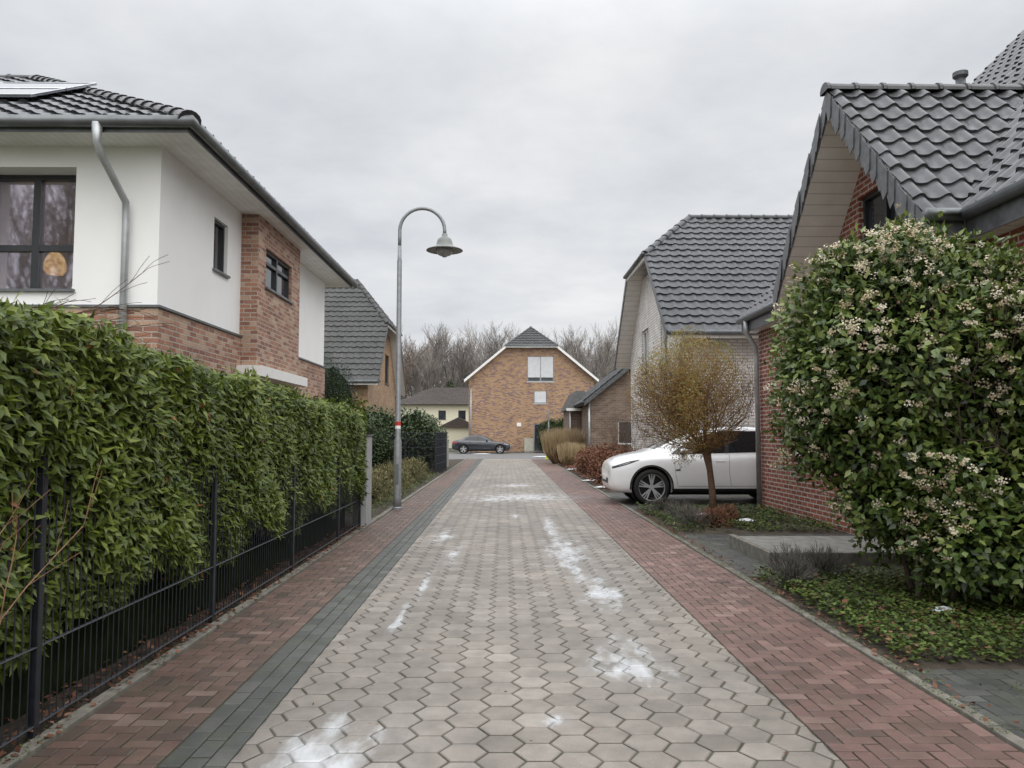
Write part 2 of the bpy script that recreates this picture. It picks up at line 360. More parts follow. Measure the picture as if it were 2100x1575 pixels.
B=Blocks(); XL,XR=-1.26,1.55; Fh=.205; Rr=Fh/math.sqrt(3); cs=1.5*Rr
nc=int((XR-XL)/cs)+2
for i in range(nc):
    cx=XL+i*cs
    for j in range(int((YR1-YR0)/Fh)+1):
        cy=YR0+j*Fh+(Fh/2 if i%2 else 0)
        P=[(cx+Rr*math.cos(math.radians(60*k)),cy+Rr*math.sin(math.radians(60*k))) for k in range(6)]
        P=[(min(max(x,XL),XR),y) for x,y in P]
        if max(p[0] for p in P)-min(p[0] for p in P)<.03: continue
        Q=[]
        for q in P:
            if not Q or math.hypot(q[0]-Q[-1][0],q[1]-Q[-1][1])>.004: Q.append(q)
        if len(Q)>2 and math.hypot(Q[0][0]-Q[-1][0],Q[0][1]-Q[-1][1])<.004: Q.pop()
        if len(Q)<3: continue
        B.add(Q,0,gap=.0042,inset=.008,drop=.006,tint=rt(),tilt=.004)
B.base(XL,XR,YR0,YR1,-.007); B.done('road',M['hex'])
B=Blocks(); herring(B,-2.21,-1.575,YR0,YR1,W=.0907); B.base(-2.215,-1.57,YR0,YR1,-.008); B.done('pavement_brick_strip',M['redL'])
B=Blocks()
for i in range(3):
    y=YR0+(.1 if i%2 else 0)
    while y<YR1: B.add([(-1.57+i*.1033,y),(-1.57+(i+1)*.1033,y),(-1.57+(i+1)*.1033,y+.2),(-1.57+i*.1033,y+.2)],-.002,gap=.004,inset=.007,drop=.006,tint=rt()); y+=.2
B.base(-1.57,-1.26,YR0,YR1,-.011); B.done('pavement_gutter_strip',M['greyP'])
B=Blocks(); herring(B,1.555,2.45,YR0,YR1,W=.0895); B.base(1.55,2.455,YR0,YR1,-.008); B.done('pavement',M['redR'])
def sheet(name,x0,x1,y0,y1,z,mat):
    return mk(name,[(x0,y0,z),(x1,y0,z),(x1,y1,z),(x0,y1,z)],[(0,1,2,3)],mat,kind="structure")
sheet('ground',-400,400,-400,700,-.06,M['ground'])
sheet('street',-90,90,46,62.3,-.02,M['asphalt'])
def kerbrow(name,x0,x1,y0,y1,zt):
    bs=[];y=y0
    while y<y1: bs.append((x0,x1,y+.003,min(y+1.0,y1)-.003,-.1,zt+random.uniform(-.004,.004))); y+=1.0
    o=boxes(name,bs,M['kerb'],bev=.006); o["kind"]="structure"
kerbrow('kerb',-2.30,-2.215,YR0,46,.02); kerbrow('kerb',2.455,2.53,YR0,46,.015)
def bed(name,x0,x1,y0,y1,z,amp=.03,mat=None):
    nx=max(2,int((x1-x0)/.15)); ny=max(2,int((y1-y0)/.15)); vs=[];fs=[]
    for j in range(ny+1):
        for i in range(nx+1):
            x=x0+(x1-x0)*i/nx; y=y0+(y1-y0)*j/ny; e=min(i,nx-i,j,ny-j)
            vs.append((x,y,z+(amp*(.5+.5*math.sin(x*5+y*3)*math.cos(y*4.3-x*2))+random.uniform(0,.012))*(1 if e>0 else 0)))
    for j in range(ny):
        for i in range(nx): a=j*(nx+1)+i; fs.append((a,a+1,a+nx+2,a+nx+1))
    mk(name,vs,fs,mat or M['soil'],kind="structure",smooth=True)
bed('planting_bed_ground',-6,-2.30,-2,28,-.005); bed('planting_bed_ground',2.53,6,5.0,8.2,-.005,.05); bed('planting_bed_ground',2.53,5.2,11.6,15.5,-.005,.05); bed('planting_bed_ground',2.53,4.7,19.8,45,-.005,.05); bed('planting_bed_ground',-6,-2.3,28,45,-.005)
B=Blocks(); herring(B,2.53,6.0,-2.0,5.0,z=-.002); B.base(2.53,6,-2,5,-.012); B.done('side_paving',M['darkP'])
B=Blocks(); herring(B,2.53,5.2,8.2,11.6,W=.15,z=-.002); B.base(2.53,5.2,8.2,11.6,-.012); B.done('garden_path',M['darkP'])
B=Blocks(); herring(B,2.53,12,15.5,19.8,W=.2,z=-.002); B.base(2.53,12,15.5,19.8,-.012); B.done('driveway',M['darkP'])
B=Blocks(); herring(B,-4.9,-2.3,12.7,14.0,W=.15,z=.004); B.base(-4.9,-2.3,12.7,14.0,-.003); B.done('garden_path',M['darkP'])
# ---------------------------------------------------------------- roofs
def tiles(name,O,U,Vv,W,L,mat,parent,clips=(),tw=.30,tl=.345,amp=.028,ns=8,T=None,seed=0,lift=.02):
    O=V(O);U=V(U).normalized();Vv=V(Vv).normalized();Nn=U.cross(Vv).normalized()
    rnd=random.Random(seed); nu=int(math.ceil(W/tw*ns)); us=[min(W,i*tw/ns) for i in range(nu+1)]
    prof=[]
    for u in us:
        t=(u/tw)%1
        h=amp*(max(0,math.cos(2*math.pi*(t-.28)))**1.0*1.1 - .25*max(0,-math.cos(2*math.pi*(t-.28))))
        prof.append(h)
    vs=[];fs=[]; ncou=int(math.ceil(L/tl)); prev_top=None
    for c in range(ncou):
        v0=c*tl; v1=min(L,(c+1)*tl)
        if v1-v0<.02: continue
        b=len(vs); jit=[rnd.uniform(-.005,.005) for _ in range(int(W/tw)+3)]
        for (v,h0) in ((v0-.03,.034),(v1-.03,.0)):
            for u,p in zip(us,prof): vs.append(tuple(O+U*u+Vv*v+Nn*(lift+h0+p+jit[int(u/tw)])))
        n=nu+1
        for i in range(nu): fs.append((b+i,b+i+1,b+n+i+1,b+n+i))
        b2=len(vs)
        for h0 in (-.004,.034):
            for u,p in zip(us,prof): vs.append(tuple(O+U*u+Vv*(v0-.03)+Nn*(lift+h0+(p if h0>0 else p*.6)+jit[int(u/tw)])))
        for i in range(nu): fs.append((b2+i,b2+i+1,b2+n+i+1,b2+n+i))
    bm=bmesh.new(); bv=[bm.verts.new(v) for v in vs]
    for f in fs: bm.faces.new([bv[i] for i in f])
    for (co,no,outer) in clips:
        bmesh.ops.bisect_plane(bm,geom=bm.verts[:]+bm.edges[:]+bm.faces[:],plane_co=V(co),plane_no=V(no),clear_outer=outer,clear_inner=not outer)
    me=bpy.data.meshes.new(name); bm.to_mesh(me); bm.free()
    if T is not None: me.transform(T)
    me.polygons.foreach_set('use_smooth',[True]*len(me.polygons)); me.materials.append(mat)
    o=bpy.data.objects.new(name,me); link(o); setparent(o,parent); return o
def caps(name,p0,p1,mat,parent,r=.12,T=None,step=.38,lift=.03):
    p0=V(p0);p1=V(p1); d=(p1-p0); L=d.length; d.normalize(); s=d.cross(V((0,0,1))).normalized(); u=s.cross(d).normalized()
    vs=[];fs=[]; n=max(1,int(L/step)); st=L/n
    for i in range(n):
        b=len(vs); a=p0+d*(i*st-.03); e=p0+d*((i+1)*st+.02)
        for (q,rr) in ((a,r*1.12),(a+d*.04,r*1.14),(a+d*.06,r*1.0),(e,r*.92)):
            for k in range(9):
                t=math.pi*(k/8)*1.1-.05*math.pi; vs.append(tuple(q+s*math.cos(t)*rr+u*(math.sin(t)*rr*.85+lift-.04)))
        for j in range(3):
            for k in range(8): fs.append((b+j*9+k,b+j*9+k+1,b+(j+1)*9+k+1,b+(j+1)*9+k))
        fs.append(tuple(range(b,b+9)))
    return mk(name,vs,fs,mat,parent,T=T,smooth=False)
def slab(poly,th):
    v,f=prism([V(p) for p in poly],(0,0,-th)); return v,f

def window(parent,wall,face,p,a0,a1,z0,z1,mulls=(),rails=(),fm=None,gm=None,sill=True,depth=.13,fw=.06,sm=None,name='window',docut=True,shutter=None):
    fm=fm or M['frame']; gm=gm or M['glass']
    sg={'y-':-1,'x+':1,'x-':-1}[face]
    def bx(al,ah,zl,zh,d0,d1):
        lo,hi=sorted((p+sg*d0,p+sg*d1))
        return (al,ah,lo,hi,zl,zh) if face[0]=='y' else (lo,hi,al,ah,zl,zh)
    if docut and wall: cut(wall,[bx(a0,a1,z0,z1,.05,-depth)])
    g=boxes(name,[bx(a0+.01,a1-.01,z0+.01,z1-.01,-depth+.005,-depth+.02)],gm,parent)
    fr=[(a0+.001,a0+fw,z0+.001,z1-.001),(a1-fw,a1-.001,z0+.001,z1-.001),(a0+fw,a1-fw,z1-fw,z1-.001),(a0+fw,a1-fw,z0+.001,z0+fw)]
    bs=[bx(*q,-depth+.01,-depth+.07) for q in fr]
    for m in mulls: bs.append(bx(m-fw*.7,m+fw*.7,z0+fw,z1-fw,-depth+.012,-depth+.075))
    for r in rails: bs.append(bx(a0+fw,a1-fw,r-fw*.6,r+fw*.6,-depth+.013,-depth+.072))
    boxes('frame',bs,fm,g)
    if shutter is not None:
        ed=[a0+.03]+list(mulls)+[a1-.03]
        for i in range(len(ed)-1): boxes('roller_shutter',[bx(ed[i]+.03,ed[i+1]-.03,shutter,z1-.02,-depth+.078,-depth+.095)],M['shutter'],g)
    if sill: boxes('sill',[bx(a0-.04,a1+.04,z0-.035,z0+.004,-depth+.03,.05)],sm or M['zincdark'],g)
    return g
M['shutter']=plankmat('roller_shutter',(.62,.63,.65),2,.06,.7)

def halfhip(name,label,T,hw,depth,zr,t,zh,th,ov,ovx,wallm,tilem,soff,zwin=None,group=None,fas=None,thick=.16,tw=.3):
    E=top(name,label,'house',T.to_translation())
    ze=zr-(hw+ov)*t
    yh=(zr-zh)/t; xr=-ovx+(zr-zh)/th if zh<zr else -ovx
    k=.12
    prof=[(-hw,0),(hw,0),(hw,zr-hw*t-k)]
    if zh<zr: prof+=[(yh,zh-k),(-yh,zh-k)]
    else: prof+=[(0,zr-k)]
    prof+=[(-hw,zr-hw*t-k)]
    v,f=prism([V((0,y,z)) for y,z in prof],(depth,0,0)); wall=mk('wall',v,f,wallm,E,T=T); fixn(wall)
    parts=[]
    for s in (-1,1):
        poly=[(-ovx,s*(hw+ov),ze),(-ovx,s*yh,zh),(xr,0,zr),(depth+ov,0,zr),(depth+ov,s*(hw+ov),ze)]
        if zh>=zr: poly=[(-ovx,s*(hw+ov),ze),(-ovx,0,zr),(depth+ov,0,zr),(depth+ov,s*(hw+ov),ze)]
        parts.append(slab(poly,thick))
    if zh<zr: parts.append(slab([(-ovx-.02,-yh,zh),(-ovx-.02,yh,zh),(xr,0,zr)],thick))
    v,f=merge(parts); roof=mk('roof',v,f,soff,E,T=T); fixn(roof)
    L=math.hypot(1,t)*(hw+ov); c=1/math.hypot(1,t); s_=t*c
    ch=1/math.hypot(1,th); sh=th*ch
    hipc=[((-ovx,0,zh+.02),(-sh,0,ch),True)] if zh<zr else []
    tiles('roof_tiles',(-ovx-.02,-(hw+ov),ze),(1,0,0),(0,c,s_),depth+ov+ovx,L,tilem,roof,hipc,T=T,seed=1,tw=tw)
    tiles('roof_tiles',(depth+ov,hw+ov,ze),(-1,0,0),(0,-c,s_),depth+ov+ovx+.02,L,tilem,roof,hipc,T=T,seed=2,tw=tw)
    if zh<zr:
        Lh=(xr+ovx)/ch
        tiles('roof_tiles',(-ovx-.03,yh+.02,zh),(0,-1,0),(ch,0,sh),2*yh+.04,Lh,tilem,roof,[((0,0,zr+.02),(0,-s_,c),True),((0,0,zr+.02),(0,s_,c),True)],T=T,seed=3,tw=tw)
        caps('ridge_tiles',(-ovx,yh,zh),(xr,0,zr),tilem,roof,T=T); caps('ridge_tiles',(-ovx,-yh,zh),(xr,0,zr),tilem,roof,T=T)
        tube('gutter',[(-ovx-.07,-yh-.05,zh-.01),(-ovx-.07,yh+.05,zh-.01)],.055,M['zincdark'],E,T=T)
    caps('ridge_tiles',(xr,0,zr),(depth+ov,0,zr),tilem,roof,T=T)
    for s in (-1,1):
        tube('gutter',[(-ovx,s*(hw+ov+.05),ze-.02),(depth,s*(hw+ov+.05),ze-.02)],.065,M['zincdark'],E,T=T)
        yy0,zz0,yy1,zz1=s*(hw+ov),ze,s*yh,zh
        if zh>=zr: yy1,zz1=0,zr
        v,f=prism([V((-ovx-.03,yy0,zz0+.03)),V((-ovx-.03,yy1,zz1+.03)),V((-ovx-.03,yy1,zz1-.2)),V((-ovx-.03,yy0,zz0-.2))],(.028,0,0))
        mk('verge_board',v,f,fas or M['slate'],roof,T=T)
    return E,wall,roof

# ---- white house with brick base
E=top('house','white rendered house with brick base, black tiled roof, solar panels','house',(-10,15.9,0))
wl=boxes('wall',[(-16,-4.95,10.9,21.0,3.3,5.63)],M['white'],E,label='white rendered upper wall')
lb=boxes('wall',[(-16.03,-4.92,10.87,21.03,0,3.29)],M['brickA'],E,label='brick ground floor wall')
bay=boxes('bay',[(-5.4,-4.62,14.3,17.2,2.76,5.625)],M['brickA'],E,label='projecting brick bay')
boxes('bay_slab',[(-4.93,-4.46,14.1,17.4,2.56,2.755)],M['whitepaint'],E)
v,f=prism([V((-16.07,10.84,3.29)),V((-4.89,10.84,3.29)),V((-4.89,14.29,3.29)),V((-4.95,14.29,3.29)),V((-4.95,10.9,3.29)),V((-16.07,10.9,3.29))],(0,0,.035)); fixn(mk('ledge',v,f,M['zincdark'],E))
boxes('ledge',[(-4.95,-4.89,17.21,21.05,3.29,3.325)],M['zincdark'],E)
cut(wl,[(-8.6,-5.6,11.3,13.4,3.45,5.45)])
window(E,wl,'y-',10.9,-7.62,-6.16,3.55,5.33,mulls=(-6.92,),rails=(4.23,),fw=.075,gm=M['glassP'],depth=.42)
window(E,wl,'x+',-4.95,12.95,13.6,4.3,5.2,fw=.05)
window(E,bay,'x+',-4.62,14.75,16.55,4.33,5.1,mulls=(15.65,),rails=(4.85,),fw=.05)
v,f=lathe([(.03,4.42),(.08,4.40),(.13,4.33),(.165,4.22),(.16,4.12),(.12,4.06),(.0,4.04)],20,(-7.24,12.3,0)); mk('pendant_lamp',v,f,M['warm'],E,smooth=True)
def curtain(x0,x1):
    vs=[];fs=[];n=28
    for i in range(n+1):
        x=x0+(x1-x0)*i/n; y=11.42+.03*math.sin(i*1.3); vs+=[(x,y,3.5),(x,y,5.4)]
    for i in range(n): fs.append((2*i,2*i+2,2*i+3,2*i+1))
    mk('curtain',vs,fs,M['curtain'],E,smooth=True)
curtain(-7.62,-7.35); curtain(-6.55,-6.16)
boxes('soffit',[(-16.6,-4.33,10.3,21.6,5.63,5.68)],M['soffX'],E)
hz=5.76; base=[(-16.6,10.3),(-4.33,10.3),(-4.33,21.6),(-16.6,21.6)]; tp=.566; zr=hz+5.65*tp
v=[(x,y,5.69) for x,y in base]+[(x,y,hz) for x,y in base]+[(-10.95,15.95,zr),(-9.98,15.95,zr)]
f=[(0,3,2,1),(0,1,5,4),(1,2,6,5),(2,3,7,6),(3,0,4,7),(4,5,9,8),(5,6,9),(6,7,8,9),(7,4,8)]
rf=mk('roof',v,f,M['roofdark'],E)
c=1/math.hypot(1,tp); s_=tp*c; r2=math.sqrt(.5)
tiles('roof_tiles',(-16.6,10.27,hz),(1,0,0),(0,c,s_),12.3,5.68/c,M['tileA'],rf,[((-4.31,10.27,0),(r2,r2,0),True),((-16.6,10.27,0),(-r2,r2,0),True)],seed=4,amp=.038)
tiles('roof_tiles',(-4.3,10.27,hz),(0,1,0),(-c,0,s_),11.36,5.68/c,M['tileA'],rf,[((-4.31,10.27,0),(r2,r2,0),False),((-4.31,21.63,0),(r2,-r2,0),False)],seed=5,amp=.038)
caps('ridge_tiles',(-4.3,10.27,hz+.02),(-9.98,15.95,zr+.03),M['tileA'],rf,r=.14)
caps('ridge_tiles',(-4.3,21.63,hz+.02),(-9.98,15.95,zr+.03),M['tileA'],rf,r=.13)
caps('ridge_tiles',(-10.95,15.95,zr+.03),(-9.98,15.95,zr+.03),M['tileA'],rf,r=.13)
tube('gutter',[(-16.6,10.22,5.73),(-4.25,10.22,5.73),(-4.25,21.68,5.73)],.085,M['zincdark'],E,k=12)
boxes('fascia',[(-16.6,-4.325,10.285,10.297,5.6,5.78)],M['zincdark'],E); boxes('fascia',[(-4.327,-4.315,10.3,21.6,5.6,5.78)],M['zincdark'],E)
tube('downpipe',[(-5.52,10.22,5.7),(-5.52,10.22,5.45),(-5.50,10.3,5.3),(-5.42,10.62,4.95),(-5.38,10.78,4.78),(-5.38,10.80,4.5),(-5.38,10.80,0)],[.075]+[.05]*6,M['zinc'],E,k=12)
for i in range(3):
    for j in range(2):
        sx0=-7.35-(i+1)*1.75+.04; sx1=sx0+1.68; a=1.75+j*1.1; b_=a+1.05
        off=.16; pts=[]
        for (x,s1) in ((sx0,a),(sx1,a),(sx1,b_),(sx0,b_)):
            pts.append(V((x,10.27+s1*c*1.0-s_*off,hz+s1*s_+c*off)))
        v,f=prism(pts,(0,s_*.035,-c*.035)); o=mk('solar_panel',v,f,M['solar'],E)
        fr=[]
        for k in range(4): fr.append(tubedata([pts[k]+V((0,0,.004)),pts[(k+1)%4]+V((0,0,.004))],.014,4))
        v,f=merge(fr); mk('frame',v,f,M['alloy'],o)

# ---- second house on that side
T=Matrix.Translation((-5.7,36,0))@Matrix.Rotation(math.pi,4,'Z')
E,wall,rf=halfhip('house','tan brick house with grey half-hipped tiled roof',T,4.0,11,8.7,1.12,6.4,1.3,.5,.5,M['brickB'],M['tileB'],M['whitepaint'])
window(E,wall,'x+',-5.7,34.1,35.1,3.9,5.3,mulls=(34.6,)); window(E,wall,'x+',-5.7,36.6,37.8,3.9,5.3,mulls=(37.2,))
window(E,wall,'x+',-5.7,35,37,.9,2.4,mulls=(36,))
# ---- end-of-street house
T=Matrix.Translation((2.2,63,0))@Matrix.Rotation(math.pi/2,4,'Z')
E,wall,rf=halfhip('house','mottled brick gabled house with white verge boards facing the lane',T,5.15,12,10.45,.83,8.7,.9,.35,.45,M['brickC'],M['tileC'],M['whitepaint'],fas=M['whitepaint'])
window(E,wall,'y-',63,1.85,4.05,5.75,7.85,mulls=(2.95,),fm=M['galv'],depth=.12,sm=M['whitepaint'],shutter=6.12,fw=.09)
window(E,wall,'y-',63,2.4,3.45,3.95,5.0,fm=M['galv'],depth=.12,sm=M['whitepaint'],shutter=4.05,fw=.07)
window(E,wall,'y-',63,2.4,5.9,.05,2.3,mulls=(3.5,4.7),fm=M['galv'],gm=M['glass'],depth=.1,sill=False,name='patio_door')
boxes('house_number',[(1.0,1.35,62.96,62.995,2.1,2.4)],M['whitepaint'],E)
tube('downpipe',[(-2.75,62.9,5.2),(-2.75,62.9,0)],.05,M['zinc'],E)
# ---- cream house further off
E=top('house','cream rendered house with low brown hipped roof','house',(-7,95,0))
wall=boxes('wall',[(-13,-1,93,103,0,5.1)],M['cream'],E)
v=[(-13.6,92.4,5),(-.4,92.4,5),(-.4,103.6,5),(-13.6,103.6,5),(-9,98,7.4),(-5,98,7.4)]
rf=mk('roof',v,[(0,1,5,4),(1,2,5),(2,3,4,5),(3,0,4),(3,2,1,0)],M['tileD'],E)
tiles('roof_tiles',(-13.6,92.4,5.0),(1,0,0),(0,.919,.394),13.2,6.0,M['tileD'],rf,[((-13.6,92.4,5),(-.77,.63,0),True),((-.4,92.4,5),(.77,.63,0),True)],ns=4)
for x in (-11,-8,-5.6): window(E,wall,'y-',93,x,x+.9,3.2,4.3)
window(E,wall,'y-',93,-7,-5,.9,2.1)
E=top('garden_shed','low shed with brown pitched roof beside cream house','shed',(-4.8,82,0))
boxes('wall',[(-6.6,-3.0,80,84,0,2.2)],M['cream'],E)
v,f=prism([V((-7,79.7,2.15)),V((-4.8,79.7,3.2)),V((-2.6,79.7,2.15))],(0,4.6,0)); mk('roof',v,f,M['tileD'],E)

# ---- white brick house
T=Matrix.Translation((4.6,23.8,0))
E,wall,rf=halfhip('house','white brick house with large anthracite half-hipped tiled roof',T,4.15,9,8.3,.92,6.75,.9,.45,.5,M['brickW'],M['tileW'],M['soffY'])
window(E,wall,'x-',4.6,21.6,22.5,3.5,4.9,fm=M['whitepaint']); window(E,wall,'x-',4.6,24.4,25.6,3.5,4.9,mulls=(25,),fm=M['whitepaint'])
window(E,wall,'x-',4.6,20.8,22.2,.9,2.2,mulls=(21.5,),fm=M['whitepaint'])
window(E,wall,'y-',19.65,6.6,7.6,1.0,2.3,fm=M['whitepaint'])
tube('downpipe',[(4.5,19.2,4.05),(4.5,19.3,3.8),(4.5,19.55,3.5),(4.5,19.57,0)],.05,M['zinc'],E)

# ---- brown brick garage
T=Matrix.Translation((6.2,36,0))@Matrix.Rotation(math.pi/2,4,'Z')
E,wall,rf=halfhip('garage','brown brick garage building with grey tiled gable roof',T,2.2,9,5.0,.8,5.0,1,.3,.35,M['brickD'],M['tileC'],M['roofdark'])
E["category"]="garage"
window(E,wall,'y-',36,5.3,6.3,1.0,2.1,fm=M['whitepaint'])
tube('downpipe',[(3.95,35.9,3.1),(3.95,35.9,0)],.05,M['zinc'],E)
E=top('garage','low brown brick garage with slate mansard roof','garage',(3.9,40.5,0))
v=[(3.25,39.8,2.75),(4.3,39.8,2.75),(4.3,45,2.75),(3.25,45,2.75),(3.75,40.2,3.75),(4.2,40.2,3.75),(4.2,45,3.75),(3.75,45,3.75)]
mk('roof',v,BF,M['tileC'],E); wall=boxes('wall',[(3.45,4.2,40.1,45,0,2.74)],M['brickD'],E)
boxes('roof_edge',[(3.2,4.32,39.75,39.79,2.68,2.82)],M['whitepaint'],E)
tube('downpipe',[(3.42,40.0,2.8),(3.42,40.0,0)],.045,M['zinc'],E)

# ---- red brick house with the big gable
E=top('house','red brick house with slate-edged cross gable and glazed tile roof','house',(8,8,0))
XE,ZE=4.95,3.84
v,f=prism([V((5.2,-3,0)),V((12.5,-3,0)),V((12.5,-3,9.9)),V((11.2,-3,9.9)),V((5.2,-3,3.95))],(0,18.6,0))
wall=mk('wall',v,f,M['brickR'],E); fixn(wall)
zd,td=6.25,1.05; yd=10.4
v,f=prism([V((5.202,8.3,0)),V((5.202,12.5,0)),V((5.202,12.5,3.8)),V((5.202,yd,zd-.25)),V((5.202,8.3,3.8))],(2.2,0,0))
gw=mk('gable_wall',v,f,M['brickR'],E); fixn(gw)
window(E,gw,'x-',5.202,9.75,11.05,3.75,4.95,mulls=(10.4,)); window(E,gw,'x-',5.202,9.6,11.2,.9,2.2,mulls=(10.4,))
brs=M['brickR']
window(E,wall,'x-',5.2,13.0,13.9,1.1,2.3,fm=M['whitepaint'],sm=brs)
window(E,wall,'x-',5.2,5.6,7.2,.9,2.2,mulls=(6.4,),fm=M['whitepaint'],sm=brs)
q=math.sqrt(.5)
def mainslab(y0,y1,x0=XE): return slab([(x0,y0,ZE+x0-XE),(11.5,y0,ZE+11.5-XE),(11.5,y1,ZE+11.5-XE),(x0,y1,ZE+x0-XE)],.18)
parts=[mainslab(-3.3,8.1),mainslab(12.7,15.85)]
v,f=merge(parts); rf=mk('roof',v,f,M['soffY'],E); fixn(rf)
cd_=1/math.hypot(1,td); sd_=td*cd_; near=((0,8.1,ZE),(0,-sd_,cd_),False); far=((0,12.7,ZE),(0,sd_,cd_),False)
def mt(y0,y1,clips=()):
    tiles('roof_tiles',(XE-.02,y1,ZE),(0,-1,0),(q,0,q),y1-y0,6.6/q,M['tileR'],rf,clips,seed=int(y1*10),amp=.045,ns=10,tw=.3)
mt(-3.3,8.1); mt(8.1,yd,[near]); mt(yd,12.7,[far]); mt(12.7,15.85)
Ld=2.3*math.hypot(1,td); mp=((XE,0,ZE-.02),(-q,0,q),False)
tiles('roof_tiles',(4.5,8.1,ZE),(1,0,0),(0,cd_,sd_),4.2,Ld,M['tileR'],rf,[mp],seed=8,amp=.048,ns=12,tw=.3)
tiles('roof_tiles',(8.7,12.7,ZE),(-1,0,0),(0,-cd_,sd_),4.2,Ld,M['tileR'],rf,[mp],seed=9,amp=.048,ns=10,tw=.3)
caps('ridge_tiles',(4.48,yd,zd+.03),(7.6,yd,zd+.03),M['tileR'],rf,r=.12,step=.36)
caps('ridge_tiles',(11.5,-3.3,ZE+11.5-XE),(11.5,15.85,ZE+11.5-XE),M['tileR'],rf,r=.12)
for sgn,y0 in ((1,8.1),(-1,12.7)):
    P=[V((4.52,y0,ZE-.01)),V((4.52,yd,zd-.005)),V((4.52,yd,zd-.3)),V((4.52,y0,ZE-.3))]
    v,f=prism(P,(.9,0,0)); o=mk('soffit',v,f,M['soffZ'],rf,label='white boarded verge soffit')
    ps=[]; n=17
    for i in range(n):
        a=i/n; b_=(i+1.35)/n
        ya,yb=y0+(yd-y0)*a,y0+(yd-y0)*min(1,b_); za,zb=ZE+(zd-ZE)*a,ZE+(zd-ZE)*min(1,b_)
        x=4.505-(i%3)*.012
        ps.append(prism([V((x,ya,za+.03)),V((x,yb,zb+.03)),V((x-.012,yb,zb-.26)),V((x-.016,ya+(yb-ya)*.45,za+(zb-za)*.4-.38)),V((x-.012,ya,za-.24))],(-.010,0,0)))
    v,f=merge(ps); mk('slate_cladding',v,f,M['slate'],rf)
boxes('eave_soffit',[(XE,5.199,-3.3,8.09,3.58,3.62)],M['soffY'],E); boxes('eave_soffit',[(XE,5.199,12.71,15.8,3.58,3.62)],M['soffY'],E); boxes('eave_soffit',[(4.55,5.198,8.1,8.4,3.54,3.575)],M['soffY'],E)
boxes('fascia',[(XE-.02,XE+.0,-3.3,8.05,3.56,3.86)],M['slate'],E); boxes('fascia',[(XE-.02,XE+.0,12.75,15.85,3.56,3.86)],M['slate'],E); boxes('fascia',[(4.52,XE-.03,8.06,8.085,3.52,3.84)],M['slate'],E)
tube('gutter',[(4.47,8.0,3.83),(4.88,8.0,3.83),(4.88,7.95,3.83),(4.88,-3.3,3.83)],.07,M['zincdark'],E,k=12)
tube('gutter',[(4.88,12.75,3.83),(4.88,15.85,3.83)],.07,M['zincdark'],E,k=12)
tube('downpipe',[(4.88,15.4,3.8),(4.88,15.4,3.55),(5.1,15.5,3.25),(5.12,15.52,3.0),(5.12,15.52,0)],.05,M['zinc'],E,k=12)
tube('flue',[(8.95,14.6,7.6),(8.95,14.6,8.45)],.09,M['slate'],E,k=12); v,f=lathe([(.0,8.62),(.14,8.58),(.14,8.5),(.09,8.45)],16,(8.95,14.6,0)); mk('flue_cap',v,f,M['slate'],E)
tube('vent_pipe',[(5.5,14.3,4.3),(5.5,14.3,4.9)],.06,M['zincdark'],E)
v,f=prism([V((XE,15.86,ZE+.05)),V((11.5,15.86,ZE+6.6)),V((11.5,15.86,ZE+6.3)),V((XE,15.86,ZE-.25))],(0,.03,0)); mk('verge_board',v,f,M['slate'],rf)
E=top('door_step','low concrete entrance slab edged with weathered kerb','step',(4,9.6,0))
boxes('slab',[(3.10,5.15,8.9,10.4,-.02,.13)],M['concrete'],E,bev=.012)
boxes('edging',[(3.02,3.095,8.85,10.45,-.02,.15)],M['kerb'],E,bev=.01); boxes('edging',[(3.10,5.15,8.82,8.895,-.02,.15)],M['kerb'],E,bev=.01)

# ---------------------------------------------------------------- vegetation tools
def unit(a): return a/np.maximum(1e-6,np.linalg.norm(a,axis=1,keepdims=True))
def leaves(name,P,A,Nn,L,Wd,mat,parent,tint,droop=.25,fold=.18,kind=None):
    n=len(P); A=unit(A); S=unit(np.cross(A,Nn)); Nn=np.cross(S,A)
    L=np.broadcast_to(L,(n,))[:,None]; Wd=np.broadcast_to(Wd,(n,))[:,None]
    b=P; m=P+A*L*.5-Nn*L*fold*.35; 
    l1=P+A*L*.42+S*Wd*.5; r1=P+A*L*.42-S*Wd*.5
    t=P+A*L-Nn*L*droop
    vs=np.stack([b,l1,m,r1,t],1).reshape(-1,3)
    i=(np.arange(n)*5)[:,None]
    fs=np.stack([np.hstack([i,i+2,i+1]),np.hstack([i+1,i+2,i+4]),np.hstack([i,i+3,i+2]),np.hstack([i+2,i+3,i+4])],1).reshape(-1,3)
    me=bpy.data.meshes.new(name); me.vertices.add(len(vs)); me.vertices.foreach_set('co',vs.astype(np.float32).ravel())
    me.loops.add(len(fs)*3); me.loops.foreach_set('vertex_index',fs.astype(np.int32).ravel())
    me.polygons.add(len(fs)); me.polygons.foreach_set('loop_start',np.arange(0,len(fs)*3,3,dtype=np.int32)); me.polygons.foreach_set('loop_total',np.full(len(fs),3,dtype=np.int32))
    a=me.attributes.new('tint','FLOAT','POINT'); a.data.foreach_set('value',np.repeat(np.clip(tint,0,1),5).astype(np.float32))
    me.materials.append(mat); me.update(); me.validate()
    o=bpy.data.objects.new(name,me); link(o); setparent(o,parent)
    if kind: o["kind"]=kind
    return o
def pn(P,f,ph=0):
    x,y,z=P[:,0]*f+ph,P[:,1]*f+ph*1.7,P[:,2]*f-ph
    return (np.sin(x*1.7+1.3*np.sin(y*1.1+z))*.5+np.sin(y*2.3+1.1*np.sin(z*1.9+x*.7))*.3+np.sin(z*3.1+x*2.7+y*1.3)*.2)
def rdir(n): return unit(RNG.normal(size=(n,3)))
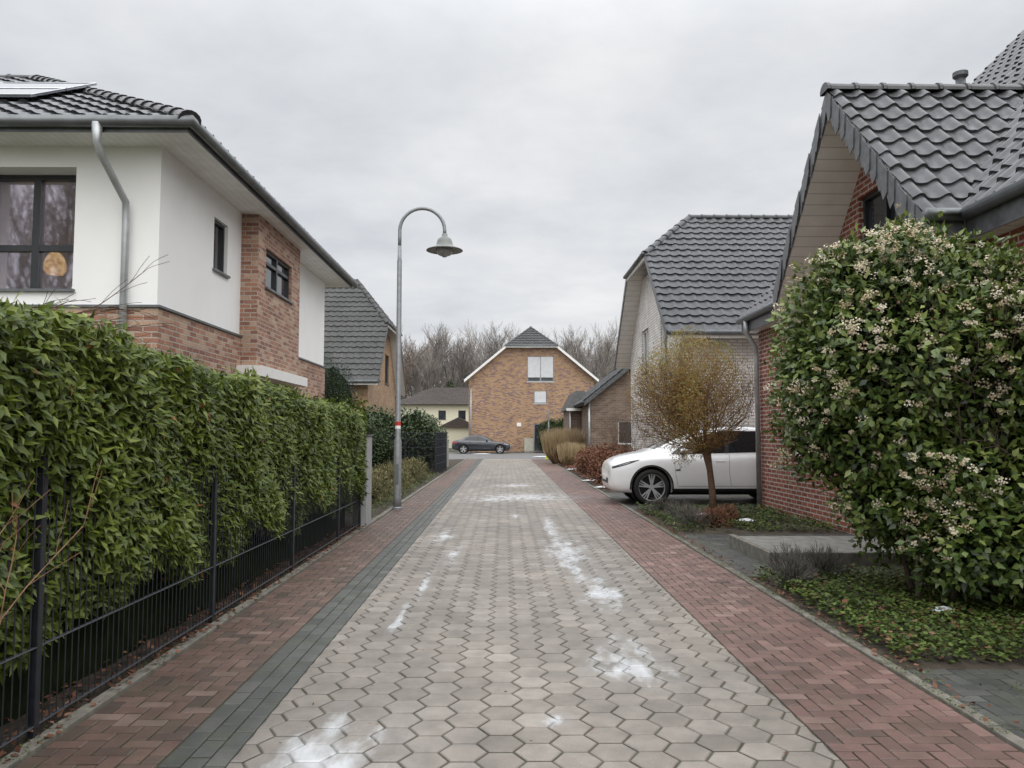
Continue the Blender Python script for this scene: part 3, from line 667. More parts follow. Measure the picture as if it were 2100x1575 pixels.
def bush(name,ells,n,L,Wd,mat,parent,shell=.35,lump=.14,lf=2.2,out=.6,up=.2,rnd=.8,droop=.25,zmin=.02,tb=.0,core=.72,gap=None,tv=.22,kind=None,depthdark=.9):
    w_=np.array([e[3]*e[4]+e[4]*e[5]+e[3]*e[5] for e in ells]); idx=RNG.choice(len(ells),n,p=w_/w_.sum())
    El=np.array(ells)[idx]; D=rdir(n); t=1-shell*RNG.random(n)**1.6
    rr=1+lump*pn(D*1.0+El[:,:3],lf,3)+lump*.5*pn(D+El[:,:3],lf*2.7,9)
    P=El[:,:3]+D*El[:,3:]*(rr*t)[:,None]
    keep=P[:,2]>zmin
    for k,e in enumerate(ells):
        q=np.linalg.norm((P-np.array(e[:3]))/np.array(e[3:]),axis=1); keep&=~((q<.68)&(idx!=k))
    if gap is not None: keep&=pn(P,gap[0],5)>gap[1]
    P=P[keep];D=D[keep];t=t[keep];n=len(P)
    A=D*out+np.array([0,0,up])+rdir(n)*rnd
    Nn=unit(D+np.array([0,0,.7])+rdir(n)*.35)
    tint=.5+tb-(1-t)*depthdark+RNG.normal(0,tv,n)+.14*pn(P,2.5,1)+.12*D[:,2]  # shade put into the leaf colour: darker inward, lighter towards the top
    o=leaves(name,P,A,Nn,L*RNG.uniform(.7,1.25,n),Wd*RNG.uniform(.7,1.2,n),mat,parent,tint,droop,kind=kind)
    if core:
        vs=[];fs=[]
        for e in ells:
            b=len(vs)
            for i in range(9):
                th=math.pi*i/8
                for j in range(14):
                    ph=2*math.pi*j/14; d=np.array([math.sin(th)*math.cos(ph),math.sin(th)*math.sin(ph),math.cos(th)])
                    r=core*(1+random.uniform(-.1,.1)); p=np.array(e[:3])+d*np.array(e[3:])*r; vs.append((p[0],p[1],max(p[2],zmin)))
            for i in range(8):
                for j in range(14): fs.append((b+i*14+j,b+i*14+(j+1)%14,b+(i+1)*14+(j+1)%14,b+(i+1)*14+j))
        mk('shade_core',vs,fs,M['core'],parent,smooth=True)  # solid dark core: shade inside the foliage painted as colour, blocks see-through
    return o
def grow(out,p,d,L,r,lev,maxl,nch,spread,up,rnd,ratio=.62,n=3,taper=.75,wob=.14):
    for i in range(n):
        q=p+d*(L/n); r2=r*(taper**(1/n) if lev else .86)
        out.append((p.copy(),q.copy(),r,r2,lev)); p=q; r=r2
        d=(d+V((rnd.uniform(-1,1),rnd.uniform(-1,1),rnd.uniform(-1,1)))*wob+V((0,0,up))).normalized()
        if lev<maxl and (i>0 or lev>0):
            k=nch if i<n-1 else nch+1
            for _ in range(k if isinstance(k,int) else 1):
                ax=d.orthogonal().normalized(); ax=Matrix.Rotation(rnd.uniform(0,6.28),3,d)@ax
                nd=(Matrix.Rotation(rnd.uniform(.5,1)*spread,3,ax)@d).normalized()
                grow(out,p,nd,L*ratio*rnd.uniform(.75,1.15),r*.62,lev+1,maxl,nch,spread,up,rnd,ratio,n,taper,wob)
def segmesh(segs,sides=lambda l:5 if l<2 else 3,rmin=.0):
    vs=[];fs=[]
    for (a,b,r0,r1,l) in segs:
        k=sides(l); d=(b-a).normalized(); u=d.orthogonal().normalized(); w_=d.cross(u); n=len(vs)
        for q,r in ((a,max(r0,rmin)),(b,max(r1,rmin))):
            for j in range(k):
                t=2*math.pi*j/k; vs.append(tuple(q+(u*math.cos(t)+w_*math.sin(t))*r))
        for j in range(k): fs.append((n+j,n+(j+1)%k,n+k+(j+1)%k,n+k+j))
    return vs,fs
def copything(root,loc,rz=0,s=1,labels=None):
    def cp(o,par):
        c=o.copy(); COL.objects.link(c)
        if par is not None: c.parent=par
        for ch in o.children: cp(ch,c)
        return c
    r=cp(root,None); r.location=loc; r.rotation_euler=(0,0,rz); r.scale=(s,s,s); return r

# ---- laurel hedge
E=top('hedge','dense glossy laurel hedge growing through black metal fence','hedge',(-2.8,7,0))
n=96000; y=RNG.uniform(1.0,12.5,n); which=RNG.random(n)
hz_=2.10-.035*np.clip(y-4,0,20)+.03*np.sin(y*1.9)+.03*np.sin(y*4.7+1)
zz=.47+.09*np.sin(y*2.7)+.07*np.sin(y*6.1)
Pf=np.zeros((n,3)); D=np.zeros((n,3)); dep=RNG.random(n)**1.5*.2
fr=which<.74; tp_=(which>=.74)&(which<.93); en=which>=.93
z=zz+(hz_-zz)*RNG.random(n)
lump=.045*pn(np.stack([y*0,y,z],1),2.4,2)+.035*pn(np.stack([y*0,y,z],1),6,4)
sh=np.clip((z-1.15)/.35,0,1)
bulge=.055*sh-np.where(z<.80,.09*(1-(z-.45)/.35),0)
Pf[:,0]=-2.305+lump+bulge-dep; Pf[:,1]=y; Pf[:,2]=z; D[:,0]=1
x=RNG.uniform(-3.5,-2.23,n); zt=hz_+.045*pn(np.stack([x,y,y*0],1),3,6)-.10*np.clip((x+2.5)/.25,0,1)**2-dep*.8+np.where(RNG.random(n)<.03,RNG.random(n)*.10,0)
Pf[tp_]=np.stack([x,y,zt],1)[tp_]; D[tp_]=[0.15,0,1]
e_y=12.42+lump*.6-dep; Pf[en]=np.stack([x,e_y,z],1)[en]; D[en]=[0,1,0]
A=D*.45+np.array([0,0,-.3])+rdir(n)*.8; Nn=unit(D*.8+np.array([0,-.25,.7])+rdir(n)*.45)
tint=.58-dep*1.9+RNG.normal(0,.16,n)+.12*pn(Pf,2.1,8)+np.where(tp_,.08,0); tint=np.where(tint>.94,.94,tint); tint=np.where(RNG.random(n)<.004,1,tint)  # hedge shading painted into the tint: darker with depth, lighter top leaves
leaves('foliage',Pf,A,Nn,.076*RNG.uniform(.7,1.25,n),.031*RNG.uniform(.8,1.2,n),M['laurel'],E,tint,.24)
boxes('shade_core',[(-3.4,-2.54,.8,12.35,.0,1.9)],M['core'],E)  # dark box painted as the shade within the hedge, not branches
# ---- black fences
def fence(label,pts,h,zs,dx=.05,r=.0033,pw=.03):
    E=top('fence',label,'fence',(pts[0][0],pts[0][1],0),group='black metal garden fences')
    for i in range(len(pts)-1):
        a=V((*pts[i],0)); b=V((*pts[i+1],0)); d=(b-a); L=d.length; d.normalize(); nrm=V((-d.y,d.x,0)); vs=[]
        nn=int(L/dx)
        for k in range(1,nn):
            p=a+d*(k*L/nn); vs.append(tubedata([p+V((0,0,.04)),p+V((0,0,h))],r,4,False))
        for z in zs:
            for s in (-1,1): vs.append(tubedata([a+nrm*s*.008+V((0,0,z)),b+nrm*s*.008+V((0,0,z))],.0048,4,False))
        v,f=merge(vs); mk('panel',v,f,M['blackfence'],E)
    for p in pts:
        boxes('post',[(p[0]-pw,p[0]+pw*.6,p[1]-.02,p[1]+.02,0,h+.05)],M['blackfence'],E,bev=.004)
    return E
fence('black double-rod metal fence along the laurel hedge',[(-2.31,-.7),(-2.31,1.6),(-2.31,3.9),(-2.31,6.2),(-2.31,8.5),(-2.31,10.8),(-2.31,12.4)],1.5,(.07,.45,1.49),.062,.0042,.022)
fence('black metal fence around garden with dark hedge',[(-4.9,28.0),(-3.6,28.0),(-2.5,28.0),(-2.4,29.8),(-2.4,31.8)],1.55,(.07,.4,.7,1.0,1.3,1.54),.05,.009)
E=top('letterbox_pillar','slim grey metal gate pillar at end of fence','letterbox',(-2.38,12.75,0))
boxes('body',[(-2.44,-2.22,12.5,12.95,0,1.46)],M['pillar'],E,bev=.008); boxes('letter_slot',[(-2.41,-2.25,12.485,12.499,1.15,1.19)],M['black'],E); boxes('cover',[(-2.46,-2.20,12.48,12.97,1.46,1.485)],M['zincdark'],E)
def twigshrub(name,label,base,h,mat,seed,n=7,r=.012,maxl=3,spread=.7,up=.02,lean=(0,0,0),group=None,fan=.5):
    E=top(name,label,'shrub',base,group=group); rd=random.Random(seed); sg=[]
    for i in range(n):
        d=(V((rd.uniform(-fan,fan),rd.uniform(-fan,fan),1))+V(lean)).normalized(); grow(sg,V(base)+V((rd.uniform(-.08,.08),rd.uniform(-.08,.08),0)),d,h*.62,r,0,maxl,1,spread,up,rd,.6)
    v,f=segmesh(sg,rmin=.0016); mk('branches',v,f,mat,E); return E
twigshrub('bare_shrub','bare pale orange twiggy shrub beside the fence',(-2.27,3.2,0),1.15,M['twigO'],5,n=4,r=.008,maxl=2,fan=.10)
E=top('bare_shrub','leafless shrub with long arching twigs above the hedge','shrub',(-4.9,6.4,0)); sg=[]; rd=random.Random(12)
tr=[V((-4.9,6.4,0)),V((-4.85,6.4,1.2)),V((-4.7,6.4,2.1))]
for i in range(2): sg.append((tr[i],tr[i+1],.03,.025,0))
for i in range(5): grow(sg,tr[2]+V((0,0,rd.uniform(0,.30))),V((1,rd.uniform(-.4,.4),.04+rd.uniform(-.05,.18))).normalized(),1.1,.013,0,2,1,.35,-.03,rd,.5,n=4)
v,f=segmesh(sg,rmin=.0025); mk('branches',v,f,M['barkR'],E)

# ---- viburnum bush
E=top('viburnum_bush','large evergreen shrub with cream flower clusters in planting bed','shrub',(3.9,6.9,0))
VE=[(3.62,7.0,2.20,1.02,.95,1.02),(3.40,7.2,1.72,.78,.8,.80),(4.42,6.8,2.02,1.10,1.05,.98),(4.42,6.7,1.1,.95,.95,.9),(3.88,7.05,1.1,.80,.85,.75),(3.22,7.15,2.45,.60,.65,.64),(3.75,6.9,2.95,.52,.5,.42),(3.02,7.1,2.1,.42,.45,.42),(4.65,6.5,2.62,.50,.45,.38),(3.02,7.2,1.45,.34,.36,.34),(3.25,7.0,2.98,.34,.35,.30),(4.15,6.7,2.85,.38,.38,.34),(4.05,6.45,.62,.72,.62,.48),(3.45,6.9,.95,.45,.45,.42),(4.9,6.5,.7,.7,.6,.55),(2.93,7.0,1.75,.30,.3,.3)]
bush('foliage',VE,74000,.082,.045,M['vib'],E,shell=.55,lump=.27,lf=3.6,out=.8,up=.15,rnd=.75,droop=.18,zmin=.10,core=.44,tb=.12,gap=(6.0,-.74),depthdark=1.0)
nc=10500; idx=RNG.choice(len(VE),nc,p=np.array([e[3]**2 for e in VE])/sum(e[3]**2 for e in VE)); El=np.array(VE)[idx]; D=rdir(nc)
rr=1+.27*pn(D+El[:,:3],3.6,3)+.135*pn(D+El[:,:3],3.6*2.7,9); Pc=El[:,:3]+D*El[:,3:]*(rr*RNG.uniform(.95,1.05,nc))[:,None]
keep=(D[:,2]>-.5)&(RNG.random(nc)<.62+.4*D[:,2])
for k,e in enumerate(VE):
    qv=np.linalg.norm((Pc-np.array(e[:3]))/np.array(e[3:]),axis=1); keep&=~((qv<.9)&(idx!=k))
keep&=(Pc[:,2]>.45)&(pn(Pc,2.6,4)+.5*pn(Pc,7,2)+.15*(Pc[:,2]-2.0)+.5*RNG.random(nc)>.32)
Pc=Pc[keep];D=D[keep];nc=len(Pc)
m_=24; P=np.repeat(Pc,m_,0); Dn=np.repeat(D,m_,0); r_=rdir(len(P))*RNG.uniform(.2,1,len(P))[:,None]**.5
P=P+r_*np.array([.052,.052,.036])*np.repeat(RNG.uniform(.35,1.25,nc),m_)[:,None]
tn=np.clip(np.repeat(RNG.uniform(.0,.9,nc),m_)+RNG.normal(0,.2,len(P)),0,1)
leaves('flowers',P,rdir(len(P)),unit(Dn+rdir(len(P))*.3),.019,.018,M['flower'],E,tn,.05)
rd=random.Random(9)
for (bx_,by_) in ((3.6,6.75),(3.8,6.6),(4.0,6.7),(3.7,7.0),(4.25,6.6)):
    sg=[]; grow(sg,V((bx_,by_,0)),V((rd.uniform(-.35,.25),rd.uniform(-.25,.1),1)).normalized(),1.4,.026,0,3,1,.7,.05,rd,.6,wob=.2)
    v,f=segmesh(sg,lambda l:7 if l==0 else 4,rmin=.003); mk('stem',v,f,M['bark'],E,smooth=True)

# ---- golden ball tree
E=top('ball_tree','small round-crowned tree with golden brown leaves beside white car','tree',(3.76,13.9,0))
sg=[];rd=random.Random(4)
pts=[V((3.76,13.9,0)),V((3.74,13.9,.45)),V((3.70,13.9,.85)),V((3.64,13.9,1.2))]
v,f=tubedata(pts,[.08,.06,.055,.08],10)
mk('trunk',v,f,M['barkR'],E,smooth=True)
for i in range(46):
    a=rd.uniform(0,6.28); el=rd.uniform(.0,1.45); d=V((math.cos(a)*math.cos(el)-.10,math.sin(a)*math.cos(el),math.sin(el)+.2)).normalized()
    grow(sg,V((3.62,13.9,1.12+rd.uniform(0,.15))),d,.97,.013,0,3,1,.7,.05,rd,.6,wob=.18)
cen=V((3.36,13.9,2.2))
sg=[s for s in sg if ((s[1].x-cen.x)/1.15)**2+((s[1].y-cen.y)/1.15)**2+((s[1].z-cen.z)/1.32)**2<1]
v,f=segmesh(sg,lambda l:4 if l<1 else 3,rmin=.0028); cr=mk('crown',v,f,M['barkR'],E)
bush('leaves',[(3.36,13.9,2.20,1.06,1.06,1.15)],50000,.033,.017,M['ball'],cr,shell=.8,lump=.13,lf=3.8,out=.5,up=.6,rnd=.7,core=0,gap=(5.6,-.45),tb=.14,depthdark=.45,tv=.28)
# ---- low plants
def tuft(name,label,cat,c,r,h,n,mat,L,Wd,up=1.0,group=None,seed=0,curve=.3):
    E=top(name,label,cat,c,group=group); a=RNG.uniform(0,6.28,n); q=np.sqrt(RNG.random(n))*r*.45
    P=np.stack([c[0]+np.cos(a)*q,c[1]+np.sin(a)*q,np.full(n,c[2])],1); A=np.stack([np.cos(a)*q/r*1.4,np.sin(a)*q/r*1.4,np.full(n,up)],1)+rdir(n)*.18
    Nn=unit(np.stack([np.cos(a),np.sin(a),np.full(n,.3)],1)); leaves('blades',P,A,Nn,L*RNG.uniform(.6,1.15,n),Wd,mat,E,RNG.normal(.5,.25,n),curve); return E
GG='dry ornamental grasses'; LG='tall straw-coloured ornamental grass clump in front garden'
tuft('dry_grass_clump',LG,'ornamental grass',(2.95,38.5,0),1.2,1.8,4200,M['straw'],1.6,.03,group=GG)
tuft('dry_grass_clump',LG,'ornamental grass',(3.1,35.6,0),.8,1.2,2200,M['straw'],1.0,.028,group=GG)
for (cx,cy,r,h) in ((3.4,30.5,.65,.85),(3.3,28.0,.7,.95),(3.5,25.4,.8,1.1),(3.2,23.2,.68,.95),(3.9,21.8,.75,1.05)):
    E=top('hydrangea_bush','rusty brown bush with dried leaves','shrub',(cx,cy,0),group='rusty brown bushes')
    bush('foliage',[(cx,cy,h*.5,r,r,h*.55)],4800,.075,.05,M['rust'],E,shell=.6,lump=.2,lf=3,core=.5,tb=.08)
for i,(cx,cy) in enumerate(((4.3,29.6),(4.2,24.0))):
    twigshrub('bare_shrub','brown twiggy leafless shrub by white house',(cx,cy,0),1.8,M['barkR'],30+i,n=12,r=.012,maxl=3,group='bare brown shrubs')
E=top('hedge','dark green clipped hedge behind black fence','hedge',(-5,31,0))
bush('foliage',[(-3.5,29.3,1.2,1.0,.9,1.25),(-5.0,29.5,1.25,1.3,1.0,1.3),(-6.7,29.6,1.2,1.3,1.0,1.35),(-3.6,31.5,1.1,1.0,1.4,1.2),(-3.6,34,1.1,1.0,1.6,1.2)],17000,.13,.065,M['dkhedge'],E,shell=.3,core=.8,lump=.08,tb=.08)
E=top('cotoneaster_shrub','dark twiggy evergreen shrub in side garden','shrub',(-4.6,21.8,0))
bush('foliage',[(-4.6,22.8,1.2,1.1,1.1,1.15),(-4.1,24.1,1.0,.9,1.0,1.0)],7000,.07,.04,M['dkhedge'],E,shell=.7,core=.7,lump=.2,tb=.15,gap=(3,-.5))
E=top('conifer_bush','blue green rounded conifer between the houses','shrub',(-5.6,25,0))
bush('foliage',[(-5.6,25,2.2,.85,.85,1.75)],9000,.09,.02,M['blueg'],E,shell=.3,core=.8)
for i,(cx,cy) in enumerate(((-3.2,15.0),(-2.95,16.6),(-3.3,18.2),(-2.9,19.6),(-3.2,21.5),(-2.9,23.3),(-3.1,25.2),(-4.2,17.0),(-4.3,19.5))):
    E=top('low_shrub','low olive brown spiky shrub beside the pavement','shrub',(cx,cy,0),group='low olive shrubs along the pavement')
    bush('foliage',[(cx,cy,.28,.62,.8,.42)],3200,.09,.016,M['olive'],E,shell=.9,lump=.2,out=.3,up=.9,rnd=.7,core=.4)
E=top('hedge','dark conifer hedge in front of end house','hedge',(4.8,58,0))
bush('foliage',[(3.6,60.9,1.2,1.0,.7,1.5),(5.0,60.9,1.3,1.2,.7,1.6),(6.6,60.9,1.3,1.3,.7,1.6)],9000,.16,.07,M['dkhedge'],E,shell=.25,core=.85,lump=.08,tb=.15)
def cover(name,x0,x1,y0,y1,n,L,Wd,mat,h=.08,tb=0,gap=None):
    P=np.stack([RNG.uniform(x0,x1,n),RNG.uniform(y0,y1,n),RNG.random(n)*h+.02],1)
    if gap is not None: P=P[pn(P*np.array([1,1,0]),gap[0],3)>gap[1]]
    n=len(P); A=rdir(n)*np.array([1,1,.35])+np.array([0,0,.2]); Nn=unit(np.array([0,0,1.])+rdir(n)*.5)
    leaves(name,P,A,Nn,L*RNG.uniform(.6,1.3,n),Wd*RNG.uniform(.7,1.2,n),mat,None,.42+tb+RNG.normal(0,.22,n)+.15*pn(P*np.array([1,1,0]),2.7,2),.15,kind="stuff")
cover('ground_cover',2.6,5.6,5.05,8.15,21000,.042,.034,M['gcover'],.11,.03)
cover('ground_cover',2.6,5.15,11.7,15.4,9500,.05,.035,M['gcover'],.10,gap=(2.2,-.35))
cover('ground_cover',-4.8,-2.35,14.0,27.8,9000,.06,.03,M['gcover'],.1,.1)
cover('ground_cover',2.6,4.6,20,44,7000,.09,.06,M['rust'],.08)
cover('leaf_litter',-2.36,-2.22,1.5,12.5,520,.05,.028,M['rust'],.02)
cover('leaf_litter',-2.6,-2.3,1.5,12.5,900,.05,.03,M['rust'],.05)
cover('leaf_litter',-2.2,2.4,2.5,16,320,.022,.012,M['rust'],.0)
cover('leaf_litter',2.5,2.62,4.0,15,300,.045,.028,M['rust'],.02)
cover('leaf_litter',2.6,5.2,5.1,8.1,600,.06,.036,M['rust'],.10,.1)
cover('moss',2.55,5.5,2.5,5.0,5200,.014,.014,M['gcover'],.0,.1,gap=(2.5,.0))
cover('moss',-2.32,-2.20,1.5,14,2600,.012,.012,M['gcover'],.0,.0,gap=(3.5,-.1))
cover('moss',2.44,2.56,1.5,14,2600,.012,.012,M['gcover'],.0,.0,gap=(3.5,-.1))
for i,(cx,cy,r) in enumerate(((2.95,12.2,.3),(3.0,13.1,.33),(2.9,14.2,.3),(2.98,8.05,.22),(2.78,7.5,.18),(3.25,7.9,.18))):
    E=top('lavender_plant','grey dormant lavender tuft in planting bed','plant',(cx,cy,0),group='lavender tufts')
    bush('foliage',[(cx,cy,.10,r,r,.22)],1100,.09,.007,M['grey_leaf'],E,shell=.95,out=.9,up=.8,rnd=.35,core=0,tb=.15)
for (cx,cy,r) in ((3.3,12.3,.28),(3.7,12.9,.2)):
    E=top('heather_plant','low rusty green heather cushion in planting bed','plant',(cx,cy,0),group='heather cushions')
    bush('foliage',[(cx,cy,.12,r,r*1.2,.2)],1800,.05,.012,M['rust'],E,shell=.8,out=.8,up=.7,rnd=.5,core=.5,tb=.1)
def snowlump(cx,cy,r,z=.06):
    vs=[(cx,cy,z+.03)];k=14
    for ring,(q,h) in enumerate(((.5,.028),(1,0))):
        for j in range(k):
            t=6.283*j/k; rr=r*q*(1+.3*math.sin(3*t+cx*9)+.12*math.sin(7*t)); vs.append((cx+rr*math.cos(t),cy+rr*.7*math.sin(t),z+h-.01))
    fs=[(0,1+j,1+(j+1)%k) for j in range(k)]+[(1+j,1+k+j,1+k+(j+1)%k,1+(j+1)%k) for j in range(k)]
    return vs,fs
v,f=merge([snowlump(*q) for q in ((3.9,12.5,.14,.11),(3.45,13.4,.17,.11),(3.5,6.2,.09,.10),(2.75,24,.3,.06),(2.7,21,.22,.06),(2.8,31,.3,.08),(2.4,50,.6,.02),(-1.6,57,.7,.02))])
mk('snow',v,f,M['snow'],smooth=True,kind='stuff')

# ---------------------------------------------------------------- background trees
GT='bare trees behind the houses'
variants=[]
for k in range(4):
    rd=random.Random(100+k); sg=[]
    E=top('bare_tree','tall leafless winter tree with fine grey-brown twigs','tree',(0,0,0),group=GT)
    grow(sg,V((0,0,0)),V((0,0,1)),8.5,.20,0,4,2,.55,.11,rd,.58,n=3,wob=.10)
    v,f=segmesh([s for s in sg if s[4]<2],rmin=.03); mk('trunk',v,f,M['barkfar'],E)
    v,f=segmesh([s for s in sg if s[4]>=2],lambda l:3,rmin=.014); mk('crown',v,f,M['twigfar'],E)
    variants.append(E)
spots=[];rd=random.Random(77); x=-36
while x<44:
    spots.append((x+rd.uniform(-.8,.8),rd.uniform(106,128))); x+=rd.uniform(1.0,1.7)
for i,E in enumerate(variants): E.location=(*spots[i*5+2],0); E.rotation_euler=(0,0,rd.uniform(0,6))
used={2,7,12,17}
for i,pnt in enumerate(spots):
    if i in used: continue
    copything(variants[i%4],(*pnt,0),rd.uniform(0,6.28),rd.uniform(.84,.99))
for i,(x,yy) in enumerate(((-17,-7),(-22,-12),(-27,-8))):
    copything(variants[i],(x,yy,0),i*1.3,.8)  # unseen trees behind the camera, added to be reflected in the windows
n=34000; P=np.stack([RNG.uniform(-70,80,n),RNG.uniform(130,150,n),RNG.uniform(-.5,1,n)],1); P[:,2]=RNG.random(n)**1.05*13+pn(P*np.array([1,0,0]),.3,1)*1.2
A=rdir(n)*.5+np.array([0,0,1.]); leaves('woodland',P,A,rdir(n),2.4*RNG.uniform(.6,1.3,n),.06,leafmat('far_twigs',[(0,(.18,.16,.145)),(1,(.29,.26,.24))],.9,.1,0),None,RNG.random(n),0,kind='stuff')
E=top('bare_tree','bare tree with a few reddish leaves beyond the brick house','tree',(-7.2,48,0)); sg=[]; rd=random.Random(5)
grow(sg,V((-7.2,48,0)),V((-.05,0,1)),4.0,.11,0,4,1,.55,.12,rd,.6,n=3,wob=.12); v,f=segmesh([s for s in sg if s[4]<2],rmin=.02); mk('trunk',v,f,M['bark'],E)
v,f=segmesh([s for s in sg if s[4]>=2],lambda l:3,rmin=.010); cr=mk('crown',v,f,M['barkR'],E)
bush('leaves',[(-7.1,48,5.4,1.5,1.8,2.6)],1300,.10,.06,M['rust'],cr,shell=.9,core=0)
E=top('fir_tree','dark fir tree behind cream house','tree',(-7.6,106,0)); tube('trunk',[(-7.6,106,0),(-7.6,106,8)],[.2,.04],M['bark'],E)
bush('crown',[(-7.6,106,3,1.9,1.9,2.6),(-7.6,106,5,1.4,1.4,2.2),(-7.6,106,6.9,.8,.8,1.7)],5000,.4,.15,M['dkhedge'],E,core=.7)
for i,(x,yy) in enumerate(((-9,70),(-14,66),(14,70),(20,66),(11,66))):
    E=top('garden_shrub','mixed evergreen shrub beyond the cross street','shrub',(x,yy,0),group='shrubs beyond the cross street')
    bush('foliage',[(x,yy,1.1,2.2,1.5,1.5)],3000,.2,.1,M['dkhedge' if i%2 else 'olive'],E,core=.75)

# ---------------------------------------------------------------- street lamp
E=top('street_lamp','tall galvanised street lamp with arched arm and bell shade','street lamp',(-2.13,15.4,0))
LX,LY=-2.13,15.4
tube('pole',[(LX,LY,0),(LX,LY,.25),(LX,LY,1.35),(LX,LY,1.42),(LX,LY,5.0),(LX,LY,5.03),(LX,LY,5.3)],[.085,.08,.076,.055,.048,.04,.038],M['galv'],E,k=16)
cx,cz,R_=LX+.455,5.62,.455
tube('arm',[(LX,LY,5.28),(LX,LY,5.5)]+[(cx-R_*math.cos(t),LY,cz+R_*math.sin(t)) for t in [math.pi*i/16 for i in range(0,17)]]+[(cx+R_,LY,5.52)],.036,M['galv'],E,k=12)
SX=cx+R_
v,f=lathe([(.03,5.56),(.055,5.55),(.06,5.49),(.10,5.47),(.135,5.44),(.155,5.38),(.17,5.32),(.19,5.29),(.25,5.265),(.36,5.22),(.372,5.205),(.355,5.20),(.17,5.24),(.0,5.25)],36,(SX,LY,0)); sh_=mk('lamp_shade',v,f,pbr('shade_grey',(.20,.21,.20),.45),E,smooth=True)
v,f=lathe([(.16,5.24),(.165,5.17),(.13,5.12),(.06,5.09),(.03,5.07),(.0,5.065)],28,(SX,LY,0)); mk('lamp_glass',v,f,M['globe'],E,smooth=True)
for (a,b_,mm) in ((1.66,1.74,'red'),(1.60,1.66,'whitepaint')):
    v,f=lathe([(.0565,a),(.0565,b_)],16,(LX,LY,0)); mk('band',v,f,M[mm],E)
v,f=lathe([(.10,.0),(.10,.04),(.088,.06)],16,(LX,LY,0)); mk('base_collar',v,f,M['galv'],E)
boxes('access_door',[(LX-.03,LX+.03,LY-.083,LY-.070,.5,.9)],M['zincdark'],E)
def cabinet(label,x,y,w_,d,h,mat):
    E=top('utility_cabinet',label,'utility cabinet',(x,y,0))
    boxes('plinth',[(x-w_/2+.02,x+w_/2-.02,y-d/2+.02,y+d/2-.02,-.02,.08)],M['concrete'],E); b=boxes('body',[(x-w_/2,x+w_/2,y-d/2,y+d/2,.08,h)],mat,E,bev=.015)
    boxes('cover',[(x-w_/2-.02,x+w_/2+.02,y-d/2-.02,y+d/2+.02,h,h+.04)],mat,E,bev=.01); boxes('door_seam',[(x-.006,x+.006,y-d/2-.004,y-d/2-.001,.12,h-.04)],M['zincdark'],E)
cabinet('beige utility cabinet against brick house wall',1.95,61.8,.75,.4,1.1,pbr('beige_plastic',(.42,.41,.34),.6))
cabinet('grey utility cabinet at end of garden fence',-2.65,33.0,.5,.35,1.15,pbr('grey_plastic',(.3,.3,.29),.6))
E=top('marker_post','yellow green marker post at pavement corner','bollard',(2.45,45,0))
v,f=lathe([(.10,0),(.10,.06),(.06,.1),(.055,.75),(.07,.8),(.07,.9),(.03,.97),(0,.98)],16,(2.45,45,0)); mk('body',v,f,M['yellow'],E,smooth=True)
v,f=lathe([(.062,.5),(.062,.6)],16,(2.45,45,0)); mk('band',v,f,M['whitepaint'],E)
E=top('sign_post','thin grey sign post by end house','post',(2.75,48,0)); tube('pole',[(2.75,48,0),(2.75,48,3.0)],.035,M['galv'],E); boxes('sign',[(2.70,2.80,47.94,47.96,2.3,2.9)],M['galv'],E)

